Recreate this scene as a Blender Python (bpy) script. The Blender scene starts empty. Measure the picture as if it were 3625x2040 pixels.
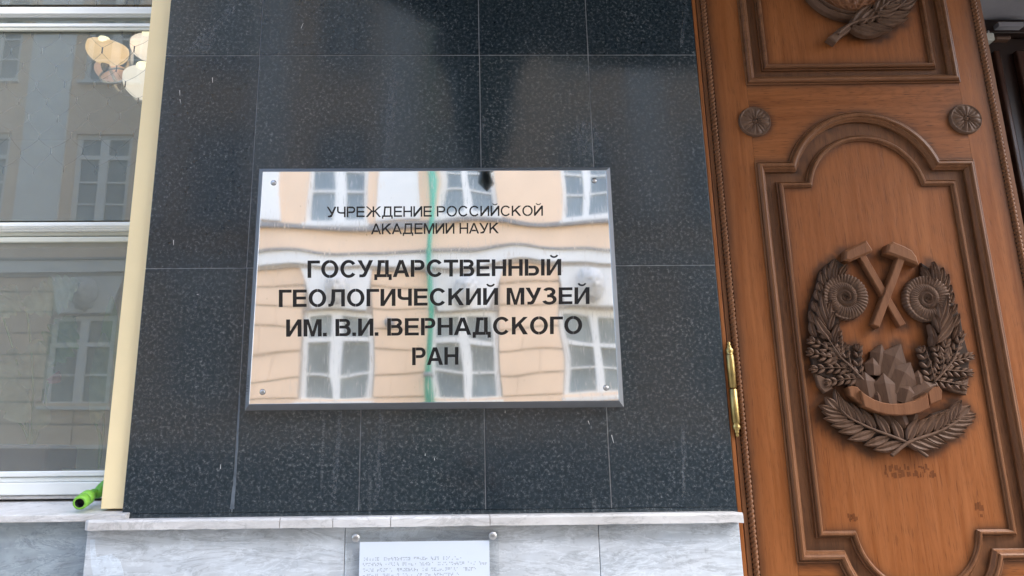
import bpy, bmesh, math, random
from mathutils import Vector, Matrix, noise
random.seed(7)
R = math.radians
SC = bpy.context.scene
COL = SC.collection
PI = math.pi

# ------------------------------------------------------------------ camera
F, CX, CY, DIST, EYE = 2650.0, 1670.0, 1020.0, 1.85, 1.60
U = Vector((-120.0, -10977.0, F)).normalized()
X_ = Vector((153830.0, -1047.0, F)); X_ = (X_ - U * X_.dot(U)).normalized()
Y_ = U.cross(X_)
CAMPOS = Vector((0, -DIST, EYE))
cam = bpy.data.cameras.new('camera'); cam_o = bpy.data.objects.new('camera', cam); COL.objects.link(cam_o)
cam.sensor_width = 36; cam.lens = F / 3625 * 36; cam.shift_x = (1812.5 - CX) / 3625; cam.shift_y = 0
cam.clip_start = 0.02; cam.clip_end = 600
m = Matrix(((X_.x, -X_.y, -X_.z, CAMPOS.x), (Y_.x, -Y_.y, -Y_.z, CAMPOS.y), (U.x, -U.y, -U.z, CAMPOS.z), (0, 0, 0, 1)))
cam_o.matrix_world = m
SC.camera = cam_o

def ray(px, py):
    d = Vector((px - CX, py - CY, F))
    return Vector((d.dot(X_), d.dot(Y_), d.dot(U)))
def P(px, py, y=0.0):                      # photo point -> point on the vertical plane at depth y
    d = ray(px, py); t = (y - CAMPOS.y) / d.y
    return CAMPOS + d * t
def PZ(px, py, z):                         # photo point -> point on a level plane
    d = ray(px, py); t = (z - CAMPOS.z) / d.z
    return CAMPOS + d * t

# ------------------------------------------------------------------ world, sun, exposure
w = bpy.data.worlds.new('World'); SC.world = w; w.use_nodes = True
nt = w.node_tree; nt.nodes.clear()
sky = nt.nodes.new('ShaderNodeTexSky'); sky.sky_type = 'NISHITA'; sky.sun_disc = False
SUN_EL, SUN_AZ = R(52), R(115)             # bright cloud veil, light comes down the street
sky.sun_elevation = SUN_EL; sky.sun_rotation = SUN_AZ
sky.air_density = 1.0; sky.dust_density = 2.5; sky.ozone_density = 1.0; sky.altitude = 100
bg = nt.nodes.new('ShaderNodeBackground'); bg.inputs['Strength'].default_value = 0.15
wo = nt.nodes.new('ShaderNodeOutputWorld')
nt.links.new(sky.outputs[0], bg.inputs[0]); nt.links.new(bg.outputs[0], wo.inputs[0])
sl = bpy.data.lights.new('sun', 'SUN'); sl.energy = 1.4; sl.angle = R(50); sl.color = (1, .97, .93)
so = bpy.data.objects.new('sun', sl); COL.objects.link(so)
sd = Vector((math.sin(SUN_AZ) * math.cos(SUN_EL), math.cos(SUN_AZ) * math.cos(SUN_EL), math.sin(SUN_EL)))
so.rotation_euler = sd.to_track_quat('Z', 'Y').to_euler(); so.location = (0, 5, 12)
SC.view_settings.view_transform = 'Standard'; SC.view_settings.look = 'None'
SC.view_settings.exposure = 2.45; SC.view_settings.gamma = 1; SC.view_settings.use_curve_mapping = False
SC.render.engine = 'CYCLES'
SC.cycles.max_bounces = 10; SC.cycles.transparent_max_bounces = 16
SC.cycles.sample_clamp_indirect = 6

# ------------------------------------------------------------------ materials
def mat(name, col=(.5, .5, .5), rough=.6, metal=0.0, spec=.5):
    m = bpy.data.materials.new(name); m.use_nodes = True
    b = m.node_tree.nodes['Principled BSDF']
    b.inputs['Base Color'].default_value = (*col, 1); b.inputs['Roughness'].default_value = rough
    b.inputs['Metallic'].default_value = metal; b.inputs['Specular IOR Level'].default_value = spec
    return m
class N:                                    # small node helper
    def __init__(s, m): s.t = m.node_tree; s.b = s.t.nodes['Principled BSDF']
    def n(s, k, **kw):
        x = s.t.nodes.new(k)
        for a, v in kw.items():
            if a in x.inputs: x.inputs[a].default_value = v
            else: setattr(x, a, v)
        return x
    def l(s, a, b): s.t.links.new(a, b)
    def coords(s, scale=(1, 1, 1), rot=(0, 0, 0), loc=(0, 0, 0), kind='Object'):
        c = s.n('ShaderNodeTexCoord'); mp = s.n('ShaderNodeMapping')
        mp.inputs['Scale'].default_value = scale; mp.inputs['Rotation'].default_value = rot; mp.inputs['Location'].default_value = loc
        s.l(c.outputs[kind], mp.inputs[0]); return mp.outputs[0]
    def noise(s, vec, scale, detail=3, rough=.5, dist=0.0):
        x = s.n('ShaderNodeTexNoise'); x.inputs['Scale'].default_value = scale; x.inputs['Detail'].default_value = detail
        x.inputs['Roughness'].default_value = rough; x.inputs['Distortion'].default_value = dist
        s.l(vec, x.inputs['Vector']); return x.outputs['Fac']
    def ramp(s, fac, stops, interp='LINEAR'):
        x = s.n('ShaderNodeValToRGB'); x.color_ramp.interpolation = interp
        e = x.color_ramp.elements
        while len(e) > 1: e.remove(e[-1])
        for i, (p, c) in enumerate(stops):
            if isinstance(c, (int, float)): c = (c, c, c)
            if i == 0: e[0].position = p; e[0].color = (*c, 1)
            else: q = e.new(p); q.color = (*c, 1)
        s.l(fac, x.inputs[0]); return x.outputs[0]
    def math(s, op, a, b=None, clamp=False):
        x = s.n('ShaderNodeMath'); x.operation = op; x.use_clamp = clamp
        for i, v in enumerate((a, b)):
            if v is None: continue
            if isinstance(v, (int, float)): x.inputs[i].default_value = v
            else: s.l(v, x.inputs[i])
        return x.outputs[0]
    def mix(s, f, a, b, blend='MIX'):
        x = s.n('ShaderNodeMix'); x.data_type = 'RGBA'; x.blend_type = blend
        for k, v in ((0, f), (6, a), (7, b)):
            if isinstance(v, (int, float)): x.inputs[k].default_value = v if k == 0 else (v, v, v, 1)
            elif isinstance(v, tuple): x.inputs[k].default_value = (*v, 1)
            else: s.l(v, x.inputs[k])
        return x.outputs[2]
    def bump(s, h, strength=.3, dist=.002):
        x = s.n('ShaderNodeBump'); x.inputs['Strength'].default_value = strength; x.inputs['Distance'].default_value = dist
        s.l(h, x.inputs['Height']); s.l(x.outputs[0], s.b.inputs['Normal'])
    def col(s, c): s.l(c, s.b.inputs['Base Color'])
    def rough(s, c): s.l(c, s.b.inputs['Roughness'])

def m_granite():
    m = mat('polished_dark_granite', (.03, .03, .03), .12, 0.0, .6); k = N(m)
    v = k.coords()
    n1 = k.noise(v, 150, 2, .65, 1.2); n2 = k.noise(v, 9, 3, .6); n3 = k.noise(v, 120, 2, .5)
    worm = k.math('ABSOLUTE', k.math('SUBTRACT', n1, .5))
    worm = k.ramp(worm, [(0, 1), (.03, .6), (.06, 0)])
    mask = k.ramp(n3, [(.46, 0), (.66, 1)])
    mask2 = k.ramp(n2, [(.3, .45), (.7, 1)])
    f = k.math('MULTIPLY', k.math('MULTIPLY', worm, mask), mask2)
    base = k.ramp(k.noise(v, 60, 3, .6), [(.3, (.012, .020, .025)), (.7, (.023, .032, .039))])
    c = k.mix(f, base, (.150, .165, .175))
    oi = k.n('ShaderNodeObjectInfo'); c = k.mix(1.0, c, k.ramp(oi.outputs['Random'], [(0, (.82, .84, .86)), (.5, (1, 1, 1)), (1, (1.22, 1.18, 1.12))]), 'MULTIPLY')   # slabs differ
    # dried lime streaks running down
    vs = k.coords((26, 1, 1.1)); st = k.noise(vs, 1.0, 3, .55)
    vm = k.coords((3, 1, 3)); sm = k.noise(vm, 1.3, 2, .5)
    s1 = k.math('MULTIPLY', k.ramp(st, [(.66, 0), (.73, 1)]), k.ramp(sm, [(.47, 0), (.6, 1)]))
    s1 = k.math('MULTIPLY', s1, k.ramp(k.noise(v, 300, 2), [(.42, 0), (.6, 1)]))
    c = k.mix(k.math('MULTIPLY', s1, .5), c, (.27, .28, .29))
    k.col(c)
    k.rough(k.math('ADD', k.math('ADD', k.math('MULTIPLY', k.noise(v, 3.5, 4), .10), .05), k.math('MULTIPLY', f, .3)))
    k.bump(k.noise(v, 1.6, 1), .12, .004)
    return m
def m_marble(name, a, b, rot=0.5, rough=.45, vein=.5):
    m = mat(name, a, rough); k = N(m)
    v = k.coords((1.1, 1, 4.2), (0, rot, 0))
    n = k.noise(v, 2.6, 7, .62, 1.3); n2 = k.noise(v, 7, 6, .65, .8)
    c = k.ramp(n, [(.32, b), (.5, tuple((x + y) / 2 for x, y in zip(a, b))), (.62, a)])
    vn = k.ramp(k.math('ABSOLUTE', k.math('SUBTRACT', n2, .5)), [(0, 1), (.03, 0)])
    n4 = k.noise(k.coords((.9, 1, 3.4), (0, rot * 1.3, 0)), 4.0, 8, .68, 1.8); dv = k.ramp(k.math('ABSOLUTE', k.math('SUBTRACT', n4, .47)), [(0, 1), (.012, .5), (.045, 0)])
    c = k.mix(k.math('MULTIPLY', dv, .55), c, tuple(x * .55 for x in b))
    c = k.mix(k.math('MULTIPLY', vn, vein), c, tuple(min(1, x * 1.25) for x in a))
    v2 = k.coords(); sp = k.ramp(k.noise(v2, 45, 4, .7), [(.28, .72), (.42, 1)])
    c = k.mix(1.0, c, sp, 'MULTIPLY')
    dirt = k.ramp(k.noise(v2, 5, 5, .65), [(.3, (.78, .76, .74)), (.6, (1, 1, 1))])
    k.col(k.mix(1.0, c, dirt, 'MULTIPLY')); k.bump(k.noise(v2, 60, 4), .25, .002)
    return m
def m_wood(name, lo, hi, axis='z', rough=.42, fine=1.0, figure=.5, stain=None, spec=.15):
    m = mat(name, lo, rough); k = N(m)
    sc = {'z': (60, 60, 3.0), 'x': (3.0, 60, 60)}[axis]
    v = k.coords(sc); v2 = k.coords({'z': (6, 6, .8), 'x': (.8, 6, 6)}[axis]); vp = k.coords({'z': (420, 420, 26), 'x': (26, 420, 420)}[axis])
    g = k.noise(v, 1.0, 5, .6, .6); big = k.noise(v2, 1.0, 3, .5)
    c = k.ramp(k.math('ADD', k.math('MULTIPLY', g, .65), k.math('MULTIPLY', big, .35)), [(.36, lo), (.64, hi)])
    pore = k.ramp(k.noise(vp, 1.0, 2), [(.32, 0.3), (.42, 1)])
    c = k.mix(figure, c, k.mix(1.0, c, pore, 'MULTIPLY'))
    fv = k.coords({'z': (14, 14, 1.6), 'x': (1.6, 14, 14)}[axis]); fg = k.noise(fv, 1.0, 2, .5, 2.5)
    band = k.ramp(k.math('FRACT', k.math('MULTIPLY', fg, 9)), [(0, .78), (.25, 1), (.8, 1), (1, .80)])
    c = k.mix(figure * .9, c, k.mix(1.0, c, band, 'MULTIPLY'))
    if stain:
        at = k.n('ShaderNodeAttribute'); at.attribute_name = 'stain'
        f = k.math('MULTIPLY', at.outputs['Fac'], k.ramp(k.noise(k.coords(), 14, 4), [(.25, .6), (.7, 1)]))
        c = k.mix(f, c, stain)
    k.col(c); k.rough(k.ramp(g, [(.3, rough - .06), (.7, rough + .10)]))
    k.bump(k.math('ADD', g, k.math('MULTIPLY', pore, .6)), .25 * fine, .0012)
    k.b.inputs['Specular IOR Level'].default_value = spec
    return m
def m_plain(name, col, rough=.6, var=.12, scale=8, bump=.15, metal=0.0, fine=120, spec=.5):
    m = mat(name, col, rough, metal, spec); k = N(m); v = k.coords()
    n = k.noise(v, scale, 5, .6)
    c = k.ramp(n, [(.3, tuple(x * (1 - var) for x in col)), (.7, tuple(min(1, x * (1 + var)) for x in col))])
    k.col(c); k.bump(k.noise(v, fine, 3), bump, .0015)
    return m
def m_sheet(name):
    m = bpy.data.materials.new(name); m.use_nodes = True; t = m.node_tree; t.nodes.clear()
    tr = t.nodes.new('ShaderNodeBsdfTransparent'); tr.inputs[0].default_value = (.978, .985, .988, 1); gl = t.nodes.new('ShaderNodeBsdfGlossy'); gl.inputs['Roughness'].default_value = .12
    mx = t.nodes.new('ShaderNodeMixShader'); mx.inputs[0].default_value = .07; o = t.nodes.new('ShaderNodeOutputMaterial')
    t.links.new(tr.outputs[0], mx.inputs[1]); t.links.new(gl.outputs[0], mx.inputs[2]); t.links.new(mx.outputs[0], o.inputs[0]); return m
def m_glass(name, tint=(.86, .92, .90), refl=.10, rough=0.0, haze=.19):
    m = bpy.data.materials.new(name); m.use_nodes = True; t = m.node_tree; t.nodes.clear()
    tr = t.nodes.new('ShaderNodeBsdfTransparent'); tr.inputs[0].default_value = (*tint, 1)
    gl = t.nodes.new('ShaderNodeBsdfGlossy'); gl.inputs['Roughness'].default_value = rough; gl.inputs[0].default_value = (.95, 1, .98, 1)
    fr = t.nodes.new('ShaderNodeLayerWeight'); fr.inputs[0].default_value = .35
    ma = t.nodes.new('ShaderNodeMath'); ma.operation = 'MULTIPLY_ADD'; ma.use_clamp = True
    ma.inputs[1].default_value = .8; ma.inputs[2].default_value = refl
    t.links.new(fr.outputs['Fresnel'], ma.inputs[0])
    mx = t.nodes.new('ShaderNodeMixShader'); o = t.nodes.new('ShaderNodeOutputMaterial')
    t.links.new(ma.outputs[0], mx.inputs[0]); t.links.new(tr.outputs[0], mx.inputs[1]); t.links.new(gl.outputs[0], mx.inputs[2])
    di = t.nodes.new('ShaderNodeBsdfDiffuse'); di.inputs[0].default_value = (.55, .60, .58, 1)   # milky brightness painted on as a film
    m2 = t.nodes.new('ShaderNodeMixShader'); m2.inputs[0].default_value = haze
    t.links.new(mx.outputs[0], m2.inputs[1]); t.links.new(di.outputs[0], m2.inputs[2])
    t.links.new(m2.outputs[0], o.inputs[0])
    return m
def m_emit(name, col, s):
    m = mat(name, col, .4); b = m.node_tree.nodes['Principled BSDF']
    b.inputs['Emission Color'].default_value = (*col, 1); b.inputs['Emission Strength'].default_value = s
    return m

M = {}
M['granite'] = m_granite()
M['grout'] = m_plain('pale_grout', (.24, .25, .26), .8, .35, 30)
M['marble'] = m_marble('grey_marble', (.58, .62, .66), (.43, .47, .51))
M['marble2'] = m_marble('grey_marble_bright', (.62, .66, .70), (.49, .53, .57), -.35)
M['marble_dark'] = m_marble('blue_grey_marble', (.36, .42, .46), (.25, .30, .34), .5)
M['ledge'] = m_marble('weathered_white_marble', (.66, .645, .63), (.54, .53, .52), .1, .6, .2)
M['yellow'] = m_plain('cream_yellow_paint', (.88, .72, .43), .7, .05, 3, .1, spec=.1)
M['white_frame'] = m_plain('white_window_paint', (.78, .80, .78), .35, .04, 6, .05)
M['rail_drab'] = m_plain('drab_window_paint', (.60, .60, .52), .4, .08, 6, .05)  # darker, yellower tone of the frame paint
M['glass'] = m_glass('window_glass')
M['acrylic'] = m_sheet('clear_acrylic')
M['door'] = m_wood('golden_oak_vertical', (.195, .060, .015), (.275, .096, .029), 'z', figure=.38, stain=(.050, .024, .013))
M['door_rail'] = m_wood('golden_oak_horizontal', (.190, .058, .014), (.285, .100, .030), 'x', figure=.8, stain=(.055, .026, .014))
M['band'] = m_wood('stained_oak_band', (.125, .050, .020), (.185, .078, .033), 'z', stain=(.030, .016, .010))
M['mould'] = m_wood('dark_oak_moulding', (.130, .053, .022), (.205, .091, .042), 'z', .38, figure=.35)
M['mould_h'] = m_wood('dark_oak_moulding_horizontal', (.130, .053, .022), (.205, .091, .042), 'x', .38, figure=.35)
M['carve'] = m_wood('brown_stained_carving', (.092, .050, .030), (.145, .084, .055), 'z', .5, figure=.2)
M['carve_light'] = m_wood('light_oak_carving', (.15, .060, .026), (.215, .094, .043), 'z', .5, figure=.3)
M['crystal_wood'] = m_wood('umber_oak_carving', (.068, .034, .019), (.108, .056, .033), 'z', .55, figure=.3)
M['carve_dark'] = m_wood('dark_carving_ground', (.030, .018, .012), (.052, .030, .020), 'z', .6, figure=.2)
M['gap'] = mat('dark_gap', (.008, .005, .004), .9)
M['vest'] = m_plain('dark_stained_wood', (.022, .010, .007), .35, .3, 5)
M['vest_ceiling'] = m_plain('grey_plaster', (.30, .29, .31), .9, .12, 6, .4)
M['brass'] = m_plain('worn_brass', (.36, .26, .10), .36, .35, 40, .15, 1.0)
M['steel'] = m_plain('satin_steel', (.55, .55, .55), .3, .1, 30, .05, 1.0)
M['green'] = m_plain('bright_green_plastic', (.10, .32, .03), .35, .06, 10, .05)
M['green2'] = m_plain('lime_green_plastic', (.19, .46, .05), .35, .06, 10, .05)
M['black'] = mat('black_rubber', (.01, .01, .012), .5)
M['paper'] = m_plain('white_plastic_sheet', (.62, .68, .76), .35, .02, 2, .02)
M['ink'] = mat('black_enamel', (.006, .006, .008), .16)
M['room'] = m_plain('dim_room_plaster', (.46, .45, .39), .9, .1, 2)
M['pane_dark'] = m_plain('dark_pane', (.235, .27, .28), .12, .25, 1.5, .02)
# opposite facade
M['peach'] = m_plain('peach_stucco', (.79, .60, .44), .9, .06, 1.2, .1, fine=40, spec=.1)
M['fwhite'] = m_plain('white_stucco', (.76, .755, .73), .8, .07, 1.0, .1, fine=40, spec=.1)
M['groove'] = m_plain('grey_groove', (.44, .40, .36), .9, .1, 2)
M['fgrey'] = m_plain('grey_lead_and_shadow', (.27, .27, .27), .7, .15, 3)
M['pipe'] = m_plain('green_painted_pipe', (.10, .40, .29), .5, .1, 4)
M['asphalt'] = m_plain('asphalt', (.05, .05, .052), .9, .2, 20, .4)
M['paving'] = m_plain('grey_paving', (.22, .22, .22), .85, .15, 6, .3)

# ------------------------------------------------------------------ mesh helpers
class MB:
    def __init__(s): s.v = []; s.f = []; s.sm = []
    def add(s, vs, fs, smooth=False):
        b = len(s.v); s.v += [tuple(v) for v in vs]
        s.f += [tuple(b + i for i in f) for f in fs]; s.sm += [smooth] * len(fs)
    def quad(s, a, b, c, d): s.add([a, b, c, d], [(0, 1, 2, 3)])
    def box(s, x0, x1, y0, y1, z0, z1):
        s.add([(x0, y0, z0), (x1, y0, z0), (x1, y1, z0), (x0, y1, z0), (x0, y0, z1), (x1, y0, z1), (x1, y1, z1), (x0, y1, z1)],
              [(0, 3, 2, 1), (4, 5, 6, 7), (0, 1, 5, 4), (1, 2, 6, 5), (2, 3, 7, 6), (3, 0, 4, 7)])
    def prism(s, pts, y0, y1, bev=0.0):     # polygon in (x,z), front at y0 (towards viewer), back at y1
        n = len(pts)
        area = sum(pts[i][0] * pts[(i + 1) % n][1] - pts[(i + 1) % n][0] * pts[i][1] for i in range(n))
        if area < 0: pts = pts[::-1]
        if bev > 0:
            ins = offset_poly(pts, bev)
            vs = [(x, y0, z) for x, z in ins] + [(x, y0 + bev, z) for x, z in pts] + [(x, y1, z) for x, z in pts]
            fs = [tuple(range(n))]
            for k in range(2):
                for i in range(n):
                    j = (i + 1) % n; fs.append((k * n + i, (k + 1) * n + i, (k + 1) * n + j, k * n + j))
            s.add(vs, fs)
        else:
            vs = [(x, y0, z) for x, z in pts] + [(x, y1, z) for x, z in pts]
            fs = [tuple(range(n)), tuple(range(2 * n - 1, n - 1, -1))]
            for i in range(n):
                j = (i + 1) % n; fs.append((i, n + i, n + j, j))
            s.add(vs, fs)
    def tube(s, pts, r, seg=8, caps=True, smooth=True):
        pts = [Vector(p) for p in pts]; rs = r if isinstance(r, (list, tuple)) else [r] * len(pts)
        vs = []; fs = []; up = None
        for i, p in enumerate(pts):
            d = (pts[min(i + 1, len(pts) - 1)] - pts[max(i - 1, 0)]).normalized()
            if up is None: up = d.orthogonal().normalized()
            up = (up - d * up.dot(d)).normalized(); sd = d.cross(up)
            for k in range(seg):
                a = 2 * PI * k / seg; vs.append(p + (up * math.cos(a) + sd * math.sin(a)) * rs[i])
        for i in range(len(pts) - 1):
            for k in range(seg):
                j = (k + 1) % seg; fs.append((i * seg + k, i * seg + j, (i + 1) * seg + j, (i + 1) * seg + k))
        if caps: fs.append(tuple(range(seg))[::-1]); fs.append(tuple((len(pts) - 1) * seg + k for k in range(seg)))
        s.add(vs, fs, smooth)
    def lathe(s, prof, mtx, seg=20, smooth=True):   # prof: (r, h) along local Z
        vs = []; fs = []
        for r, h in prof:
            for k in range(seg):
                a = 2 * PI * k / seg; vs.append(mtx @ Vector((r * math.cos(a), r * math.sin(a), h)))
        for i in range(len(prof) - 1):
            for k in range(seg):
                j = (k + 1) % seg; fs.append((i * seg + k, i * seg + j, (i + 1) * seg + j, (i + 1) * seg + k))
        s.add(vs, fs, smooth)
    def grid(s, fn, nu, nv, smooth=True):
        vs = [fn(i / nu, j / nv) for j in range(nv + 1) for i in range(nu + 1)]
        fs = [(j * (nu + 1) + i, j * (nu + 1) + i + 1, (j + 1) * (nu + 1) + i + 1, (j + 1) * (nu + 1) + i) for j in range(nv) for i in range(nu)]
        s.add(vs, fs, smooth)
    def build(s, name, material, parent=None, bevel=0.0, fix=True):
        me = bpy.data.meshes.new(name); me.from_pydata(s.v, [], s.f); me.update()
        me.polygons.foreach_set('use_smooth', s.sm)
        o = bpy.data.objects.new(name, me); COL.objects.link(o)
        me.materials.append(M[material] if isinstance(material, str) else material)
        if fix:
            b = bmesh.new(); b.from_mesh(me); bmesh.ops.recalc_face_normals(b, faces=b.faces); b.to_mesh(me); b.free()
        if bevel:
            md = o.modifiers.new('bevel', 'BEVEL'); md.width = bevel; md.segments = 2; md.limit_method = 'ANGLE'; md.angle_limit = R(40)
        if parent: o.parent = parent
        return o
def offset_poly(pts, d):                     # inset a CCW polygon
    n = len(pts); out = []
    for i in range(n):
        a, b, c = Vector(pts[i - 1]), Vector(pts[i]), Vector(pts[(i + 1) % n])
        e1 = (b - a).normalized(); e2 = (c - b).normalized()
        n1 = Vector((-e1.y, e1.x)); n2 = Vector((-e2.y, e2.x)); q = n1 + n2
        if q.length < 1e-6: q = n1
        q = q / max(.35, q.dot(n1)); out.append(tuple(b + q * d))
    return out
def empty(name, loc=(0, 0, 0), rz=0.0):
    o = bpy.data.objects.new(name, None); COL.objects.link(o); o.location = loc; o.rotation_euler = (0, 0, rz); o.empty_display_size = .1
    return o
def tag(o, label=None, cat=None, group=None, kind=None):
    if label: o['label'] = label
    if cat: o['category'] = cat
    if group: o['group'] = group
    if kind: o['kind'] = kind
    return o
def smooth_path(pts, n=6):
    pts = [Vector(p) for p in pts]; out = []
    for i in range(len(pts) - 1):
        p0, p1, p2, p3 = pts[max(i - 1, 0)], pts[i], pts[i + 1], pts[min(i + 2, len(pts) - 1)]
        for k in range(n):
            t = k / n
            out.append(.5 * ((2 * p1) + (-p0 + p2) * t + (2 * p0 - 5 * p1 + 4 * p2 - p3) * t * t + (-p0 + 3 * p1 - 3 * p2 + p3) * t ** 3))
    out.append(pts[-1]); return out

# ------------------------------------------------------------------ ground
g = MB(); g.box(-60, 60, -9.6, -2.6, -.4, 0); tag(g.build('road', 'asphalt'), kind='structure')
g = MB(); g.box(-60, 60, -2.6, 40, -.4, .12)
tag(g.build('pavement', 'paving'), kind='structure')
g = MB(); g.box(-60, 60, -40, -9.6, -.4, .12); tag(g.build('far_pavement', 'paving'), kind='structure')

# ------------------------------------------------------------------ dark granite wall
wall = empty('granite_wall', P(1500, 1808, .02))
tag(wall, 'wall of polished dark granite slabs with pale joints behind the museum sign', 'wall')
def part(mb, name, material, root, bevel=0.0, **k):   # world-space mesh parented without moving
    o = mb.build(name, material, None, bevel, **k)
    o.parent = root; o.matrix_parent_inverse = Matrix.Translation(-root.location) if root.rotation_euler.z == 0 else root.matrix_basis.inverted()
    return o
rowsy = {'top': (-520, 196), 'mid': (197, 945), 'low': (945, 1808)}
def xat(x0, s, y, y0=0): return x0 + s * (y - y0)
def jx(k, y):                                # x of the outer edges at photo height y
    return {'L': 602 - .0946 * y, 'R': 2450 + .0915 * y}[k]
def wl(x, y): v = P(x, y, 0); return v.x, v.z
zA = P(1500, 196, 0).z; zB = P(1500, 945, 0).z; zC = P(1500, 1809, 0).z; zT = 4.6
XL = (wl(585, 197)[0] + wl(429, 1828)[0] + wl(515, 951)[0]) / 3
XR = (wl(2465, 193)[0] + wl(2614, 1801)[0] + wl(2531, 938)[0]) / 3
def mx(x, y): return wl(x, y)[0]
tiers = [(zA, zT, [XL, mx(924, 100), mx(1695, 100), mx(2077, 100), XR]),
         (zB, zA, [XL, mx(888, 700), mx(1701, 450), mx(2095, 450), XR]),
         (zC, zB, [XL, mx(846, 1400), mx(1274, 1630), mx(1717, 1630), mx(2157, 1630), XR])]
J = .0011
for z0, z1, xs in tiers:
    for a, b in zip(xs[:-1], xs[1:]):
        s = MB(); dy = random.uniform(-.0004, .0004)
        s.box(a + J, b - J, dy, .03, z0 + J, z1 - J)
        o = part(s, 'granite_slab', 'granite', wall, .0006)
s = MB(); s.box(XL + .002, XR - .002, .0012, .028, zC + .002, zT - .002); part(s, 'grout', 'grout', wall)
s = MB(); s.box(XL + .004, XR + .0, .031, .40, 0.12, zT); part(s, 'masonry_core', 'room', wall)
s = MB(); s.box(XL + .001, XR - .001, -.002, .02, zC - .012, zC + .0005); part(s, 'slab_foot', 'granite', wall)
# small chips of plaster and paint on the granite
c = MB()
for (x, y, ln, an) in [(1066, 100, 20, 68), (752, 275, 18, -88), (636, 320, 18, -88), (637, 352, 12, -80), (614, 850, 18, -89), (1788, 1462, 8, 85), (1505, 1614, 9, 88),
                       (1538, 1630, 10, 88), (780, 1660, 16, 85), (697, 1043, 6, 10), (2082, 1490, 14, -70), (2165, 1540, 30, -75)]:
    a = P(x, y, -.0006); b = P(x + ln * math.cos(R(an)), y - ln * math.sin(R(an)), -.0006); d = (b - a).normalized(); q = Vector((-d.z, 0, d.x)) * .0008
    c.add([a - q, b - q * .4, b + q * .4, a + q, a - q + Vector((0, .0008, 0)), b - q * .4 + Vector((0, .0008, 0)), b + q * .4 + Vector((0, .0008, 0)), a + q + Vector((0, .0008, 0))],
          [(0, 1, 2, 3), (0, 1, 5, 4), (1, 2, 6, 5), (2, 3, 7, 6), (3, 0, 4, 7)])
part(c, 'paint_fleck', m_plain('pale_paint', (.55, .56, .55), .8), wall)['kind'] = 'stuff'

# upper storeys of the museum, above the granite
up = MB(); up.box(-14, XL + .0, .14, .9, 5.2, 10); up.box(XL, 14, .0, .9, 4.62, 10); up.box(4.2, 14, 0, 1.6, .12, 4.62); up.box(-14, -3.4, .14, .9, .12, 5.2)
museum = tag(empty('museum_building', (0, .5, .12)), 'pale yellow museum front rising above the granite wall and door', 'building')
part(up, 'wall', 'yellow', museum)

limem = bpy.data.materials.new('lime_film'); limem.use_nodes = True
_t = limem.node_tree; _k = N(limem); _k.b.inputs['Base Color'].default_value = (.24, .26, .28, 1); _k.b.inputs['Roughness'].default_value = .8; _k.b.inputs['Specular IOR Level'].default_value = .1
_v = _k.coords(); _k.l(_k.math('MULTIPLY', _k.ramp(_k.noise(_v, 150, 3, .7), [(.46, 0), (.58, 1)]), _k.ramp(_k.noise(_v, 14, 3), [(.35, .1), (.65, .5)])), _k.b.inputs['Alpha'])
limes = m_plain('smeared_lime_grout', (.10, .12, .14), .8, .3, 40, .3)
def streak(pts, name, mt_, jit=2.0, y=-.0006):
    rr = random.Random(len(pts) * 7 + int(pts[0][0])); L = []; Rr = []
    for i in range(len(pts) - 1):
        for q in range(8):
            t = q / 8; x = lerp(pts[i][0], pts[i + 1][0], t); yy = lerp(pts[i][1], pts[i + 1][1], t); ww = lerp(pts[i][2], pts[i + 1][2], t)
            L.append(P(x - ww / 2 - rr.uniform(0, jit), yy, y)); Rr.append(P(x + ww / 2 + rr.uniform(0, jit), yy, y))
    s = MB(); n = len(L); s.add([tuple(p) for p in L + Rr], [(i, i + 1, n + i + 1, n + i) for i in range(n - 1)])
    part(s, name, mt_, wall, fix=False)['kind'] = 'stuff'
def lerp(a, b, t): return a + (b - a) * t
streak([(848, 1400, 4), (838, 1600, 6), (829, 1720, 9), (823, 1780, 12), (821, 1806, 15)], 'lime_smear', limes, 1.5)
streak([(1206, 1455, 10), (1190, 1640, 16), (1176, 1806, 10)], 'lime_streak', limem, 4); streak([(1351, 1455, 8), (1340, 1700, 14), (1328, 1800, 8)], 'lime_streak', limem, 4)
streak([(2418, 1500, 6), (2421, 1800, 10)], 'lime_streak', limem, 5); streak([(1400, 160, 12), (1392, 300, 30), (1376, 520, 20), (1366, 590, 12)], 'lime_streak', limem, 6)
streak([(835, 0, 24), (800, 60, 24), (745, 100, 40), (722, 150, 70), (690, 192, 80)], 'lime_streak', limem, 8); streak([(2425, 0, 10), (2410, 190, 8)], 'lime_streak', limem, 3)
streak([(1715, 420, 10), (1700, 480, 16)], 'lime_streak', limem, 5); streak([(2070, 430, 60), (2090, 500, 90), (2080, 560, 50)], 'lime_streak', limem, 8)
streak([(694, 1060, 10), (688, 1135, 6)], 'lime_streak', limem, 3); streak([(955, 80, 5), (960, 190, 6)], 'lime_streak', limem, 2)

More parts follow.
